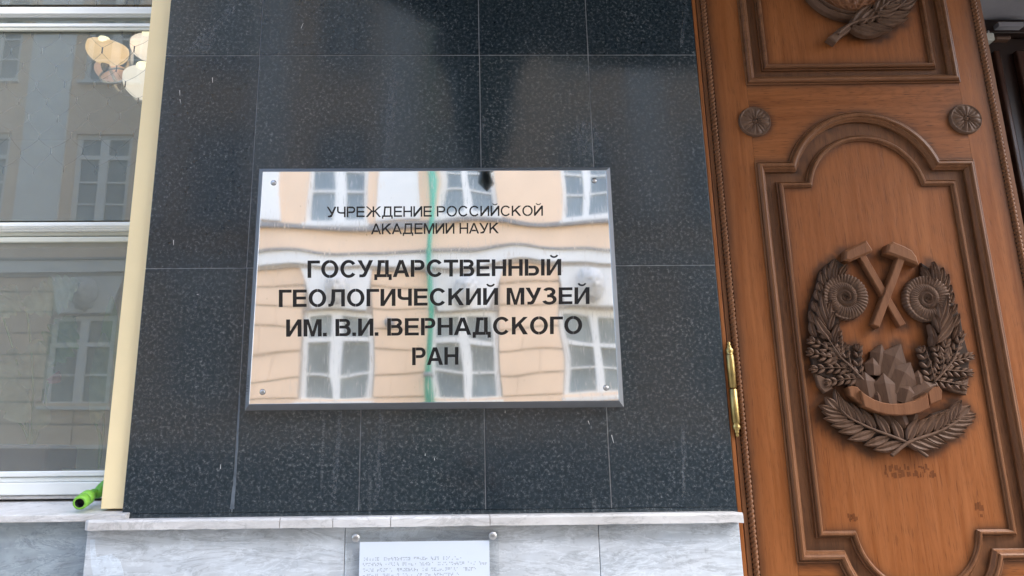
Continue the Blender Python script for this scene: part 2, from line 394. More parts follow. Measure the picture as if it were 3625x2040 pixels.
# ------------------------------------------------------------------ marble plinth and ledge
plinth = tag(empty('marble_plinth', P(1500, 2040, -.03)), 'grey veined marble plinth with a pale stone ledge under the dark granite', 'plinth')
YP, YL = -.045, -.075
zl_t = P(1450, 1829, YL).z; zl_b = P(1450, 1865, YL).z
XPL = P(308, 1885, YP).x; XPR = P(2617, 1855, YP).x
for a, b, mt in ((XPL, P(1220, 1950, YP).x, 'marble'), (P(1220, 1950, YP).x, P(2122, 1950, YP).x, 'marble2'), (P(2122, 1950, YP).x, XPR, 'marble')):
    s = MB(); s.box(a + .0006, b - .0006, YP, .03, .12, zl_b - .001); part(s, 'marble_slab', mt, plinth, .0015)
XLL = P(291, 1860, YL).x; XLR = P(2632, 1820, YL).x
xs = [XLL, P(990, 1850, YL).x, P(1178, 1850, YL).x, P(1383, 1850, YL).x, P(1735, 1850, YL).x, XLR]
for i, (a, b) in enumerate(zip(xs[:-1], xs[1:])):
    s = MB(); n = 40; rr = random.Random(i)
    # sloping top, slightly chipped arrises
    prof = lambda x: [(YL, zl_b + .002 * noise.noise(Vector((x * 30, 1, 0)))), (YL, zl_t - .005 + .0016 * noise.noise(Vector((x * 40, 5, 0)))), (YL + .005, zl_t + .0008 * noise.noise(Vector((x * 60, 9, 0)))), (.012, zC - .009), (.012, zl_b)]
    for k in range(n + 1):
        x = a + .0008 + (b - a - .0016) * k / n
        if i == 0 and k < 2: x += 0
        for (y, z) in prof(x): s.v.append((x, y + (.012 if (i == 0 and k == 0 and y < -.03) else 0), z))
    for k in range(n):
        for q in range(5):
            r = (q + 1) % 5; s.f.append((k * 5 + q, k * 5 + r, (k + 1) * 5 + r, (k + 1) * 5 + q)); s.sm.append(False)
    s.f.append((4, 3, 2, 1, 0)); s.f.append(tuple(n * 5 + q for q in range(5))); s.sm += [False, False]
    part(s, 'ledge_stone', 'ledge', plinth)
s = MB(); s.box(XLL + .03, XLR - .03, YL + .003, .010, zl_b + .001, zl_t - .008); part(s, 'joint_mortar', m_plain('brown_mortar', (.22, .17, .13), .9), plinth)

smm = m_marble('pale_marble_repair', (.62, .69, .76), (.56, .62, .69)); 
for q in ([(318, 1912), (336, 1908), (338, 1950), (342, 1972), (395, 1962), (425, 1985), (438, 2030), (440, 2100), (345, 2100), (322, 2000)],):
    s = MB(); v4 = [P(x, y, YP) for x, y in q]; s.prism([(v.x, v.z) for v in v4], YP - .0006, YP + .001); part(s, 'plaster_repair', smm, plinth)
# ------------------------------------------------------------------ left window bay
YW = .15                                      # outer face of the window frames
bay = tag(empty('shop_window', P(150, 1765, YW)), 'large white framed museum window left of the granite wall with a marble sill', 'window')
def wz(y, d=YW): return P(250, y, d).z
XW0, XWR = -3.3, P(355, 1700, YW).x + .05
XSL, XSR = P(539, 0, .055).x, P(602, 0, .055).x + .05
YS = .014
xl = (P(539, 0, YS).x + P(375, 1600, YS).x + P(356, 1800, YS).x) / 3
s = MB(); s.box(xl, XL + .05, YS, .45, P(400, 1802, YS).z, zT + .6)
part(s, 'painted_jamb', 'yellow', bay, .002)
def rail(y0, y1, d0, d1, material='white_frame', name='frame_rail', bev=.003):
    s = MB(); s.box(XW0, xl + .06, d0, d1, P(250, y1, d0).z, P(250, y0, d0).z); return part(s, name, material, bay, bev)
rail(24, 41, YW, YW + .05); rail(43, 58, YW + .012, YW + .06); rail(36, 48, YW - .0, YW + .03, bev=.001)
rail(83, 94, YW + .006, YW + .017, bev=.001); rail(97, 107, YW + .008, YW + .017, 'rail_drab', bev=.001)
rail(786, 802, YW, YW + .05); rail(804, 817, YW + .010, YW + .06); rail(798, 808, YW + .004, YW + .04, bev=.001)
rail(819, 836, YW + .022, YW + .07, 'rail_drab'); rail(838, 857, YW + .012, YW + .07, 'rail_drab')
rail(1667, 1687, YW + .006, YW + .06); rail(1688, 1706, YW + .012, YW + .06); rail(1707, 1752, YW, YW + .06); rail(1753, 1766, YW + .006, YW + .06, 'ledge', 'sill_strip')
z_ = [P(250, y, YW + .03).z for y in (-700, 24, 58, 786, 857, 1667)]
for a, b in ((0, 1), (2, 3), (4, 5)):
    s = MB(); z0, z1 = z_[b], z_[a]
    def gf(u, v, z0=z0, z1=z1): x = XW0 + (xl + .05 - XW0) * u; z = z0 + (z1 - z0) * v; return (x, YW + .020 + .0006 * noise.noise(Vector((x * 2.2, z * 1.6, a))), z)
    s.grid(gf, 60, 24); part(s, 'glass_pane', 'glass', bay, fix=False)
s = MB(); s.box(XW0 - .06, XW0, YW, YW + .18, wz(1766), zT); part(s, 'frame_stile', 'white_frame', bay)
s = MB(); s.box(XW0, xl + .06, YW + .005, YW + .06, z_[0], z_[0] + .1); part(s, 'frame_rail', 'white_frame', bay)
# sill and blue-grey marble below it
zs_b, zs_f = P(200, 1767, YW).z, P(150, 1825, YS - .05).z
s = MB(); yf = -.02
zf = P(150, 1824, yf).z; zfb = P(150, 1850, yf).z
for a, b in ((XW0, -2.3), (-2.3, XL + .02)):
    s = MB(); s.add([(a, yf, zfb), (b - .001, yf, zfb), (b - .001, yf, zf), (a, yf, zf), (a, YW + .06, zs_b), (b - .001, YW + .06, zs_b), (a, YW + .06, zfb), (b - .001, YW + .06, zfb)],
                    [(0, 1, 2, 3), (3, 2, 5, 4), (4, 5, 7, 6), (6, 7, 1, 0), (0, 3, 4, 6), (1, 7, 5, 2)])
    part(s, 'sill_stone', 'ledge', bay, .002)
s = MB(); s.box(XW0, XPL + .05, .012, .3, .12, zfb - .001); part(s, 'marble_slab', 'marble_dark', bay)

# room behind the window
rm = MB(); X0, X1, Y0r, Y1r, Z0r, Z1r = -5.0, XL + .6, YW + .45, 4.2, .9, 4.4
rm.quad((X0, Y1r, Z0r), (X1 + 1, Y1r, Z0r), (X1 + 1, Y1r, Z1r), (X0, Y1r, Z1r))
rm.quad((X0, .25, Z0r), (X0, Y1r, Z0r), (X0, Y1r, Z1r), (X0, .25, Z1r)); rm.quad((X1 + 1, .41, Z0r), (X1 + 1, Y1r, Z0r), (X1 + 1, Y1r, Z1r), (X1 + 1, .41, Z1r))
tag(rm.build('room_walls', 'room'), kind='structure')
rm = MB(); rm.box(X0, X1 + 1, .42, Y1r, Z1r, Z1r + .1); tag(rm.build('room_ceiling', 'room'), kind='structure')
rm = MB(); rm.box(X0, X1 + 1, .22, Y1r, .8, Z0r); tag(rm.build('room_floor', 'room'), kind='structure')
rm = MB(); rm.box(XW0, XL + .05, .22, .55, wz(1700) - .16, wz(1700) - .12); part(rm, 'inner_sill', 'rail_drab', bay)

# ------------------------------------------------------------------ steel museum sign
def lerp(a, b, t): return a + (b - a) * t
OUT = [(917, 597), (2158, 593), (2210, 1440), (867, 1455)]
INN = [(929, 609), (2145, 602), (2192, 1418), (883, 1433)]
YF = -.032
def rect_from(q, y):
    v = [P(x, yy, y) for x, yy in q]
    return (v[0].x + v[3].x) / 2, (v[1].x + v[2].x) / 2, (v[2].z + v[3].z) / 2, (v[0].z + v[1].z) / 2
ox0, ox1, oz0, oz1 = rect_from(OUT, -.004)
ix0, ix1, iz0, iz1 = rect_from(INN, YF)
sign = tag(empty('museum_sign', ((ox0 + ox1) / 2, -.004, oz0)), 'polished steel museum sign with black Cyrillic lettering mounted on dark granite', 'sign')
M['mirror'] = m_plain('mirror_polished_steel', (.90, .875, .85), .035, .015, 3, .0, 1.0)
k = N(M['mirror']); v = k.coords((1, 1, 1)); sc = k.noise(k.coords((90, 1, 9)), 3.0, 3, .7)
k.rough(k.ramp(sc, [(.55, .03), (.75, .10)]))
sp = k.ramp(k.noise(k.coords((60, 1, 22)), 2.2, 4, .7), [(.27, (.55, .50, .44)), (.335, (.90, .875, .85))]); k.col(sp)
M['frame_steel'] = m_plain('brushed_steel_edge', (.40, .41, .43), .42, .06, 20, .05, .75)
def dist_fn(u, v):
    x, z = u * 1.5, v
    h = .00055 * noise.noise(Vector((x * 1.9 + 3.1, z * 2.1 + 7.7, .3))) + .00026 * noise.noise(Vector((x * 5.2 + 1.7, z * 4.1, 4.2)))
    for cu, cv, am, ra in ((.96, .13, .0005, .17), (.03, .05, .00035, .12), (.97, .92, .00030, .13), (.24, .01, .00024, .08), (.71, .02, .0003, .10), (.5, .80, -.0003, .16), (.56, .97, .00020, .08)):
        d = math.hypot((u - cu) * 1.5, v - cv) / ra; h += am * math.exp(-d * d)
    return h
s = MB(); s.grid(lambda u, v: (lerp(ix0, ix1, u), YF - dist_fn(u, v), lerp(iz0, iz1, v)), 180, 120); part(s, 'mirror_plate', 'mirror', sign, fix=False)
s = MB(); s.box(ix0 + .002, ix1 - .002, YF + .004, -.004, iz0 + .002, iz1 - .002); part(s, 'backing', 'frame_steel', sign)
O4 = [(ox0, oz1), (ox1, oz1), (ox1, oz0), (ox0, oz0)]; I4 = [(ix0, iz1), (ix1, iz1), (ix1, iz0), (ix0, iz0)]
for i in range(4):
    j = (i + 1) % 4; s = MB()
    a, b, c_, d = O4[i], O4[j], I4[j], I4[i]
    s.add([(a[0], -.003, a[1]), (b[0], -.003, b[1]), (c_[0], YF - .0012, c_[1]), (d[0], YF - .0012, d[1])], [(0, 1, 2, 3)])
    cx_, cz_ = (ox0 + ox1) / 2, (oz0 + oz1) / 2
    e = [(p[0] + (cx_ - p[0]) * .004, p[1] + (cz_ - p[1]) * .006) for p in (c_, d)]
    s.add([(c_[0], YF - .0012, c_[1]), (d[0], YF - .0012, d[1]), (e[1][0], YF + .001, e[1][1]), (e[0][0], YF + .001, e[0][1])], [(0, 1, 2, 3)])
    s.add([(a[0], -.003, a[1]), (b[0], -.003, b[1]), (b[0], .001, b[1]), (a[0], .001, a[1])], [(0, 1, 2, 3)])
    part(s, 'frame_edge', 'frame_steel', sign, fix=False)
for x, y in ((968, 647), (2104, 639), (929, 1388), (2146, 1373)):
    p = P(x, y, YF - .002); s = MB()
    s.lathe([(0, .0020), (.0050, .0019), (.0060, .0012), (.0062, 0)], Matrix.Translation((p.x, YF - .0002, p.z)) @ Matrix.Rotation(R(90), 4, 'X'), 24)
    part(s, 'screw_cap', 'steel', sign)
    s = MB(); s.lathe([(.0062, .0006), (.0070, .0006), (.0070, 0)], Matrix.Translation((p.x, YF - .0004, p.z)) @ Matrix.Rotation(R(90), 4, 'X'), 24)
    part(s, 'screw_recess', 'gap', sign)

# --- lettering (own stencil alphabet, cap height = 1)
WID = {'Г': .70, 'Е': .76, 'О': .97, 'Л': .92, 'И': .83, 'Й': .83, 'Ч': .79, 'С': .91, 'У': .88, 'Д': .99, 'А': .94, 'Р': .79, 'Т': .82, 'В': .84, 'Н': .82, 'Ы': 1.13, 'К': .87, 'М': .98, 'З': .77, 'Ж': 1.38, '.': .2}
def arc(cx, cz, rx, rz, sv, sh, a0, a1, n=16):
    out = []; inn = []
    for i in range(n + 1):
        a = R(a0 + (a1 - a0) * i / n)
        out.append((cx + rx * math.cos(a), cz + rz * math.sin(a))); inn.append((cx + (rx - sv) * math.cos(a), cz + (rz - sh) * math.sin(a)))
    return [[out[i], out[i + 1], inn[i + 1], inn[i]] for i in range(n)]
def rc(x0, z0, x1, z1): return [(x0, z0), (x1, z0), (x1, z1), (x0, z1)]
def glyph(ch, s, h):
    w = WID[ch]; g = .014
    if ch == '.': return [rc(0, 0, .2, .2)]
    if ch == 'Г': return [rc(0, 0, s, 1), rc(s, 1 - h, w, 1)]
    if ch == 'Е': return [rc(0, 0, s, 1), rc(s, 1 - h, w, 1), rc(s, 0, w, h), rc(s, .5 - h * .42, w * .95, .5 + h * .55)]
    if ch == 'Н': return [rc(0, 0, s, 1), rc(w - s, 0, w, 1), rc(s, .5 - h * .4, w - s, .5 + h * .55)]
    if ch == 'Т': return [rc(0, 1 - h, w, 1), rc(w / 2 - s / 2, 0, w / 2 + s / 2, 1 - h)]
    if ch in 'ИЙ':
        p = [rc(0, 0, s, 1), rc(w - s, 0, w, 1), [(s, .0), (s, .30), (w - s, 1), (w - s, .70)]]
        if ch == 'Й': p += arc(w / 2, 1.27, .24, .20, .10 if s > .15 else .07, .10 if s > .15 else .07, 190, 350, 8)
        return p
    if ch == 'О': return arc(w / 2, .5, w / 2, .525, s, h, 91.2, 268.8, 24) + arc(w / 2, .5, w / 2, .525, s, h, -88.8, 88.8, 24)
    if ch == 'С': return arc(w * .52, .5, w * .52, .525, s, h, 38, 322, 30)
    if ch == 'У': return [[(w - s * 1.12, 1), (w, 1), (w * .58, .14), (w * .58 - s * 1.0, .14)][::1], [(0, 1), (s * 1.15, 1), (w * .58, .42), (w * .50, .24)],
                          [(w * .58, .14), (w * .50, .04), (w * .36, 0), (w * .12, 0), (w * .12, h * 1.0), (w * .30, h), (w * .38, .22)]]
    if ch == 'А': return [[(0, 0), (s * 1.02, 0), (w / 2 + s * .08, .84), (w / 2 - s * .05, 1), (w / 2 - s * .58, 1)], [(w, 0), (w - s * 1.05, 0), (w / 2 - s * .12, .86), (w / 2 - s * .02 + g, 1), (w / 2 + s * .58, 1)],
                          [(w * .27, .22), (w * .27 + h * .4, .22 + h), (w * .70 - h * .35, .22 + h), (w * .73, .22)]]
    if ch == 'Р': return [rc(0, 0, s, 1), rc(s + g, 1 - h, w - .30, 1), rc(s + g, .40, w - .30, .40 + h)] + arc(w - .31, .70, .31, .30, s, h, -90, 90, 12)
    if ch == 'В': return [rc(0, 0, s, 1), rc(s + g, 1 - h, w - .31, 1), rc(s + g, .445, w - .29, .445 + h), rc(s + g, 0, w - .29, h)] + \
        arc(w - .32, .752, .28, .248, s * .95, h, -90, 90, 10) + arc(w - .30, .30, .30, .30, s, h, -90, 90, 12)
    if ch == 'Ы': return [rc(0, 0, s, 1), rc(s + g, .60 - h, .52, .60), rc(s + g, 0, .52, h)] + arc(.52, .30, .30, .30, s, h, -90, 90, 12) + [rc(w - s, 0, w, 1)]
    if ch == 'К': return [rc(0, 0, s, 1), [(s, .32), (s, .32 + h * 1.5), (w * .72, 1), (w * .99, 1)], [(s + .12, .50), (s + .12 + s * .75, .66), (w, 0), (w - s * 1.25, 0)]]
    if ch == 'М': return [rc(0, 0, s, 1), rc(w - s, 0, w, 1), [(s, 1), (s, .74), (w / 2 - s * .42, 0), (w / 2, 0), (w / 2, .28), (s * 1.35, 1)], [(w - s, 1), (w - s, .74), (w / 2 + s * .42, 0), (w / 2, 0), (w / 2, .28), (w - s * 1.35, 1)]]
    if ch == 'Ч': return [rc(w - s, 0, w, 1), rc(0, .58, s, 1), rc(w * .42, .34, w - s, .34 + h)] + arc(w * .46, .60, w * .46, .26, s, h, 180, 270, 8)
    if ch == 'Л': return [rc(w - s, 0, w, 1), rc(w * .20, 1 - h, w - s, 1), [(w * .20, 1 - h), (w * .20 + s, 1 - h), (w * .20 + s * .93, .35), (w * .20 - s * .1, .35)],
                          [(w * .20 - s * .1, .35), (w * .20 + s * .93, .35), (w * .14 + s * .7, .06), (w * .10, -.01), (0, 0), (0, h * .95), (w * .12, h)]]
    if ch == 'Д': return [rc(0, 0, w - s * 1.4 + .0, h), rc(w - s * 1.4 + g, 0, w, h), rc(0, -.17, s * .85, 0), rc(w - s * .85, -.17, w, 0), rc(w - s * 1.9 + g, h, w - s * .9 + g, 1), rc(w * .20, 1 - h, w - s * 1.9, 1),
                          [(w * .13, h), (w * .13 + s, h), (w * .20 + s, 1 - h), (w * .20, 1 - h)]]
    if ch == 'З': return arc(w * .46, .745, w * .46, .27, s, h, -80, 155, 14) + arc(w * .47, .285, w * .53, .305, s, h, -160, 85, 14) + [rc(w * .32, .50 - h * .5, w * .60, .50 + h * .5)]
    if ch == 'Ж': return [rc(w / 2 - s / 2, 0, w / 2 + s / 2, 1)] + [[(w / 2 + q * s / 2, .44), (w / 2 + q * s / 2, .44 + h), (w / 2 + q * (w / 2 - s * 1.05), 1), (w / 2 + q * w / 2, 1)] for q in (-1, 1)] + \
        [[(w / 2 + q * (s / 2 + .06), .47), (w / 2 + q * (s * 1.3), .64), (w / 2 + q * w / 2, 0), (w / 2 + q * (w / 2 - s * 1.2), 0)] for q in (-1, 1)]
LINES = [('УЧРЕЖДЕНИЕ РОССИЙСКОЙ', .145, .125, (1156.5, 768.6, 732), (1922, 763.4, 728)),
         ('АКАДЕМИИ НАУК', .145, .125, (1313.5, 829, 791.7), (1765.5, 825.5, 789)),
         ('ГОСУДАРСТВЕННЫЙ', .205, .165, (1088.6, 983.4, 922.8), (1987, 974.8, 917.0)),
         ('ГЕОЛОГИЧЕСКИЙ МУЗЕЙ', .205, .165, (987, 1087, 1026), (2087, 1076, 1017)),
         ('ИМ. В.И. ВЕРНАДСКОГО', .205, .165, (1012.8, 1192, 1131.4), (2061, 1181.7, 1120)),
         ('РАН', .205, .165, (1459, 1293, 1230.5), (1623, 1291, 1229))]
for text, s_, h_, (xa, ya, ta), (xb, yb, tb) in LINES:
    adv = []; x = 0
    for i, ch in enumerate(text):
        if ch == ' ': x += .36; adv.append(None); continue
        if ch == '.': x -= .04
        if ch in 'АУТ' and i and text[i - 1] not in ' .': x -= .05
        adv.append(x); x += WID[ch] + .115
        if ch in 'АУТГ': x -= .04
    tot = x - .115 + (.04 if text[-1] in 'АУТГ' else 0)
    first = [a for a in adv if a is not None][0]
    for i, ch in enumerate(text):
        if ch == ' ': continue
        mb = MB(); nq = 0
        for poly in glyph(ch, s_, h_):
            pts = []
            for gx, gz in poly:
                t = (adv[i] + gx - first) / (tot - first)
                px = lerp(xa, xb, t); base = lerp(ya, yb, t); cap = lerp(ta, tb, t)
                p = P(px, base + (cap - base) * gz, YF - .0012); pts.append((p.x, p.z))
            mb.prism(pts, YF - .0011 - nq * 2e-6, YF + .0009); nq += 1
        part(mb, 'letter', 'ink', sign)
# the handwritten number on the left edge
num = MB()
SEG = {'1': [(.5, 0, .5, 1), (.5, 1, .2, .75)], '3': [(0, 1, 1, 1), (1, 1, .4, .55), (.4, .55, 1, .3), (1, .3, .5, 0), (.5, 0, 0, .1)], '8': [(0, 0, 1, 0), (1, 0, 0, 1), (0, 1, 1, 1), (1, 1, 0, 0)], '0': [(0, 0, 1, 0), (1, 0, 1, 1), (1, 1, 0, 1), (0, 1, 0, 0)]}
for i, ch in enumerate('13380001'):
    bx = 879 + i * .5 - 3; by = 1398 - i * 9.4
    for (x0, z0, x1, z1) in SEG[ch]:       # written upwards along the edge
        a = P(bx - z0 * 7 + 3.5, by - x0 * 5.5, -.022); b = P(bx - z1 * 7 + 3.5, by - x1 * 5.5, -.022)
        num.tube([a, b], .0005, 4, smooth=False)
part(num, 'handwritten_number', 'ink', sign)

# ------------------------------------------------------------------ braille sign
YB = YP - .012
bs = tag(empty('braille_sign', P(1505, 2040, YB)), 'white braille sheet on a clear plate fixed by two steel studs under the ledge', 'sign')
q = [P(1232, 1882, YB), P(1766, 1874, YB)]; bot = P(1500, 2250, YB).z
s = MB(); s.box(P(1228, 1900, YB).x, P(1766, 1900, YB).x, YB, YB + .005, bot, P(1500, 1878, YB).z); part(s, 'clear_plate', 'acrylic', bs, .0015)
xa, xb = P(1272, 1980, YB - .004).x, P(1733, 1980, YB - .004).x; zt = P(1500, 1917, YB - .004).z
s = MB(); s.box(xa, xb, YB - .003, YB - .0005, bot + .02, zt); part(s, 'white_sheet', 'paper', bs)
for x, y in ((1258, 1906), (1745, 1898)):
    p = P(x, y, YB - .012); s = MB(); mt = Matrix.Translation((p.x, YB + .010, p.z)) @ Matrix.Rotation(R(90), 4, 'X')
    s.lathe([(.0001, .0185), (.0080, .0184), (.0091, .017), (.0093, .012), (.0093, .009), (.0075, .009), (.0075, 0)], mt, 28); part(s, 'stud', 'steel', bs)
rb = random.Random(11); dots = MB()
rows = [(1973, 1286, 1636), (1992, 1286, 1720), (2012, 1286, 1684), (2031, 1286, 1620), (2051, 1286, 1700), (2071, 1286, 1650), (2091, 1286, 1690)]
for y, x0, x1 in rows:
    x = x0; z0 = P(1500, y, YB - .003).z; xm = P(x0, y, YB - .003).x; xe = P(x1, y, YB - .003).x; cell = .0064; cx_ = xm
    run = rb.randint(3, 7)
    while cx_ < xe:
        if run == 0: run = rb.randint(2, 10); cx_ += cell; continue
        run -= 1
        for i in range(2):
            for j in range(3):
                if rb.random() < .5:
                    px, pz = cx_ + i * .0026, z0 - j * .0026; r = .00095
                    vs = [(px, YB - .0042, pz)] + [(px + r * math.cos(a), YB - .0030, pz + r * math.sin(a)) for a in [k * PI / 3 for k in range(6)]]
                    dots.add(vs, [(0, k + 1, (k + 1) % 6 + 1) for k in range(6)])
        cx_ += cell
o = part(dots, 'braille_dots', m_plain('grey_braille_dot', (.20, .23, .28), .4), bs); o['kind'] = 'stuff'

# ------------------------------------------------------------------ garden spray gun on the sill
gun = tag(empty('spray_gun', P(290, 1790, .03)), 'bright green plastic garden hose spray gun lying on the window sill', 'spray gun')
a = P(281, 1782, -.010); b = P(318, 1755, .05); c_ = P(345, 1748, .085); d = P(372, 1722, .11)
dr = (b - a).normalized(); q = dr.to_track_quat('Z', 'Y').to_matrix().to_4x4(); mt = Matrix.Translation(a) @ q
s = MB(); s.lathe([(.0092, .004), (.0108, 0), (.0155, .001), (.0168, .006), (.0168, .026), (.0150, .028)], mt, 28); part(s, 'nozzle_collar', 'green2', gun)
s = MB(); s.lathe([(.0150, .0285), (.0172, .030), (.0172, .052), (.013, .060), (.009, .066)], mt, 28); part(s, 'nozzle_body', 'green2', gun)
s = MB(); s.lathe([(.0149, .0275), (.0149, .031)], mt, 24); s.lathe([(.0001, .016), (.0092, .015), (.0092, .003), (.0105, .0005)], mt, 24); part(s, 'rubber_seal', 'black', gun)
s = MB(); pp = smooth_path([a + dr * .058, a + dr * .085, c_, d, d + Vector((.04, .02, .03))], 5); s.tube(pp, [lerp(.009, .019, (i / (len(pp) - 1)) ** 1.6) for i in range(len(pp))], 16); part(s, 'handle', 'green', gun)

# ------------------------------------------------------------------ chandelier inside
YC = 1.9
ch_ = tag(empty('chandelier', P(440, 200, YC)), 'brass chandelier with glowing bowl shades seen through the left window', 'chandelier')
warm = m_emit('warm_lit_shade', (1.0, .64, .30), .15); core = m_emit('lamp_core', (1.0, .88, .55), .32); cool = m_emit('white_lit_shade', (1.0, .86, .72), .17); pink = m_emit('pinkish_lit_shade', (1, .58, .38), .07)
for (x, y, wpx, hpx, mt_, yy, tilt) in ((380, 182, 122, 84, warm, YC - .15, 8), (533, 165, 118, 90, cool, YC, -6), (402, 258, 112, 66, pink, YC + .1, 14), (520, 288, 140, 120, cool, YC - .25, -8)):
    p = P(x, y, yy); pxm = F / (p - CAMPOS).length * 1.0; r = wpx / 2 / pxm; hh = hpx / pxm
    q = Matrix.Translation(p) @ Matrix.Rotation(R(tilt), 4, 'Y') @ Matrix.Rotation(R(10), 4, 'X')
    s = MB(); s.lathe([(r * math.sin(R(a)) ** .9, -hh * .52 * math.cos(R(a)) + hh * .04) for a in range(8, 100, 7)] + [(r * .95, hh * .22), (r * .88, hh * .26), (r * .84, hh * .2), (r * .7, -hh * .1), (r * .3, -hh * .4)], q, 40); sh = part(s, 'lamp_shade', mt_, ch_)
    s = MB(); s.lathe([(.0001, -hh * .12), (r * .2, -hh * .08), (r * .32, hh * .08), (r * .34, hh * .2), (r * .22, hh * .34), (.0001, hh * .38)], q @ Matrix.Translation((r * .12, -r * .66, .0)), 20); part(s, 'bulb', core, ch_)
    s = MB(); s.lathe([(.0001, -hh * .78), (r * .10, -hh * .72), (r * .2, -hh * .55), (r * .2, -hh * .48)], q, 16); part(s, 'shade_holder', 'brass', ch_)
ctr = P(452, 300, YC)
for (x, y) in ((380, 222), (533, 210), (402, 292), (520, 350)):
    e = P(x, y, YC); s = MB(); s.tube(smooth_path([ctr, ctr.lerp(e, .5) + Vector((0, 0, -.05)), e], 6), .008, 8); part(s, 'arm', 'steel', ch_)
s = MB(); s.tube([ctr + Vector((0, 0, -.06)), ctr, ctr + Vector((0, 0, .2)), Vector((ctr.x, ctr.y, 4.4))], [.02, .035, .014, .010], 12); part(s, 'stem', 'steel', ch_)
rg = []
cR = P(405, 268, YC - .12)
for i in range(25): a = 2 * PI * i / 24; rg.append(cR + Vector((.075 * math.cos(a), .02 * math.sin(a), .055 * math.sin(a))))
s = MB(); s.tube(rg, .006, 6, caps=False); part(s, 'ring', 'steel', ch_)

# ------------------------------------------------------------------ net hanging behind the upper pane
YN = YW + .24
net = tag(empty('wire_net', P(240, 60, YN)), 'thin wire net with small clips hanging behind the window glass', 'net')
wm = m_plain('dark_wire', (.10, .09, .08), .6); nodes = {}
s = MB(); nb = MB()
sx, sz = .098, .0575
x00, z00 = P(258, 180, YN).x, P(258, 180, YN).z
for j in range(-3, 8):
    for i in range(-16, 4):
        nodes[(i, j)] = Vector((x00 + (i + (.5 if j % 2 else 0)) * sx + random.uniform(-.006, .006) - j * .004, YN + random.uniform(-.004, .004), z00 - j * sz * 1.05 + random.uniform(-.006, .006)))
for (i, j), p in nodes.items():
    if p.z < wz(760, YN) or p.x > xl + .3: continue
    for di in ((0, 1) if j % 2 else (-1, 0)):
        k_ = (i + di, j + 1)
        if k_ in nodes:
            q = nodes[k_]; mid = (p + q) / 2 + Vector((0, 0, -.004)); s.tube([p + Vector((0, 0, -.009)), mid, q + Vector((0, 0, .009))], .0005, 4, caps=False)
    nb.tube([p + Vector((0, 0, .011)), p - Vector((0, 0, .011))], .0022, 5)
part(s, 'wire_mesh', wm, net)['kind'] = 'stuff'
part(nb, 'wire_clips', wm, net)['kind'] = 'stuff'

# ------------------------------------------------------------------ plants behind the lower pane
leafm = m_plain('pale_green_leaf', (.30, .34, .24), .5, .25, 14); leafd = m_plain('mid_green_leaf', (.16, .26, .10), .5, .25, 14); redl = m_plain('red_leaf', (.35, .12, .09), .5)
potm = m_plain('cream_pot', (.55, .53, .45), .5); terr = m_plain('terracotta', (.28, .15, .10), .7)
def leaf3(mb, base, tip, wd, bend=.03, lobes=0):
    base, tip = Vector(base), Vector(tip); d = tip - base; L = d.length; d.normalize(); sd = d.cross(Vector((0, 1, 0))).normalized(); up = sd.cross(d)
    n = 14
    def fn(u, v):
        t = v; wv = wd * math.sin(PI * min(1, t * .92 + .06)) ** .8
        if lobes: wv *= .62 + .38 * abs(math.sin(t * lobes * PI))
        x = (u - .5) * 2
        return base + d * (L * t) + sd * (wv * x) + up * (bend * math.sin(PI * t) - abs(x) * wd * .25)
    mb.grid(fn, 4, n * (2 if lobes else 1))
def plant(root_px, leaves, y, label, pot=None):
    base = P(*root_px, y); rt = tag(empty('potted_plant', base), label, 'plant')
    for (x0, y0, x1, y1, wd, mt_, lb, dy) in leaves:
        s = MB(); leaf3(s, P(x0, y0, y + dy), P(x1, y1, y + dy - .05), wd, .02, lb); part(s, 'leaf', mt_, rt, fix=False)
        s = MB(); s.tube(smooth_path([base, (base + P(x0, y0, y + dy)) / 2 + Vector((0, .02, .02)), P(x0, y0, y + dy)], 4), .004, 6); part(s, 'stem', leafd, rt)
    s = MB(); s.lathe([(.0001, 0), (.075, 0), (.10, .15), (.105, .16), (.09, .16), (.08, .13), (.0001, .13)], Matrix.Translation(base - Vector((0, 0, .16))), 24); part(s, 'pot', pot or terr, rt)
plant((110, 1600), [(95, 1090, 290, 1000, .075, leafm, 7, 0), (110, 1420, 140, 1200, .07, leafm, 5, .05), (20, 1460, 110, 1380, .08, leafm, 0, .02), (160, 1290, 270, 1120, .08, leafd, 6, .1),
                     (10, 1120, 60, 1010, .06, leafm, 6, .1), (130, 1520, 150, 1420, .035, leafm, 0, 0), (170, 1350, 215, 1322, .02, redl, 0, -.02), (20, 1380, 60, 1230, .06, leafm, 5, .1)], .75, 'potted plant with pale lobed leaves left of centre behind the lower pane')
plant((350, 1660), [(340, 1500, 372, 1180, .04, leafm, 0, 0), (360, 1420, 400, 1050, .035, leafd, 0, .04), (330, 1480, 340, 1250, .02, leafm, 0, .03)], .62, 'tall pale spiky plant in a cream pot at the corner of the window', potm)
s = MB(); x0, x1 = P(-60, 1600, .6).x, P(178, 1600, .6).x; s.box(x0, x1, .58, .78, wz(1690, .6), wz(1573, .6))
tag(s.build('planter_box', terr, bevel=.01), 'long reddish brown planter box low behind the window glass', 'planter')

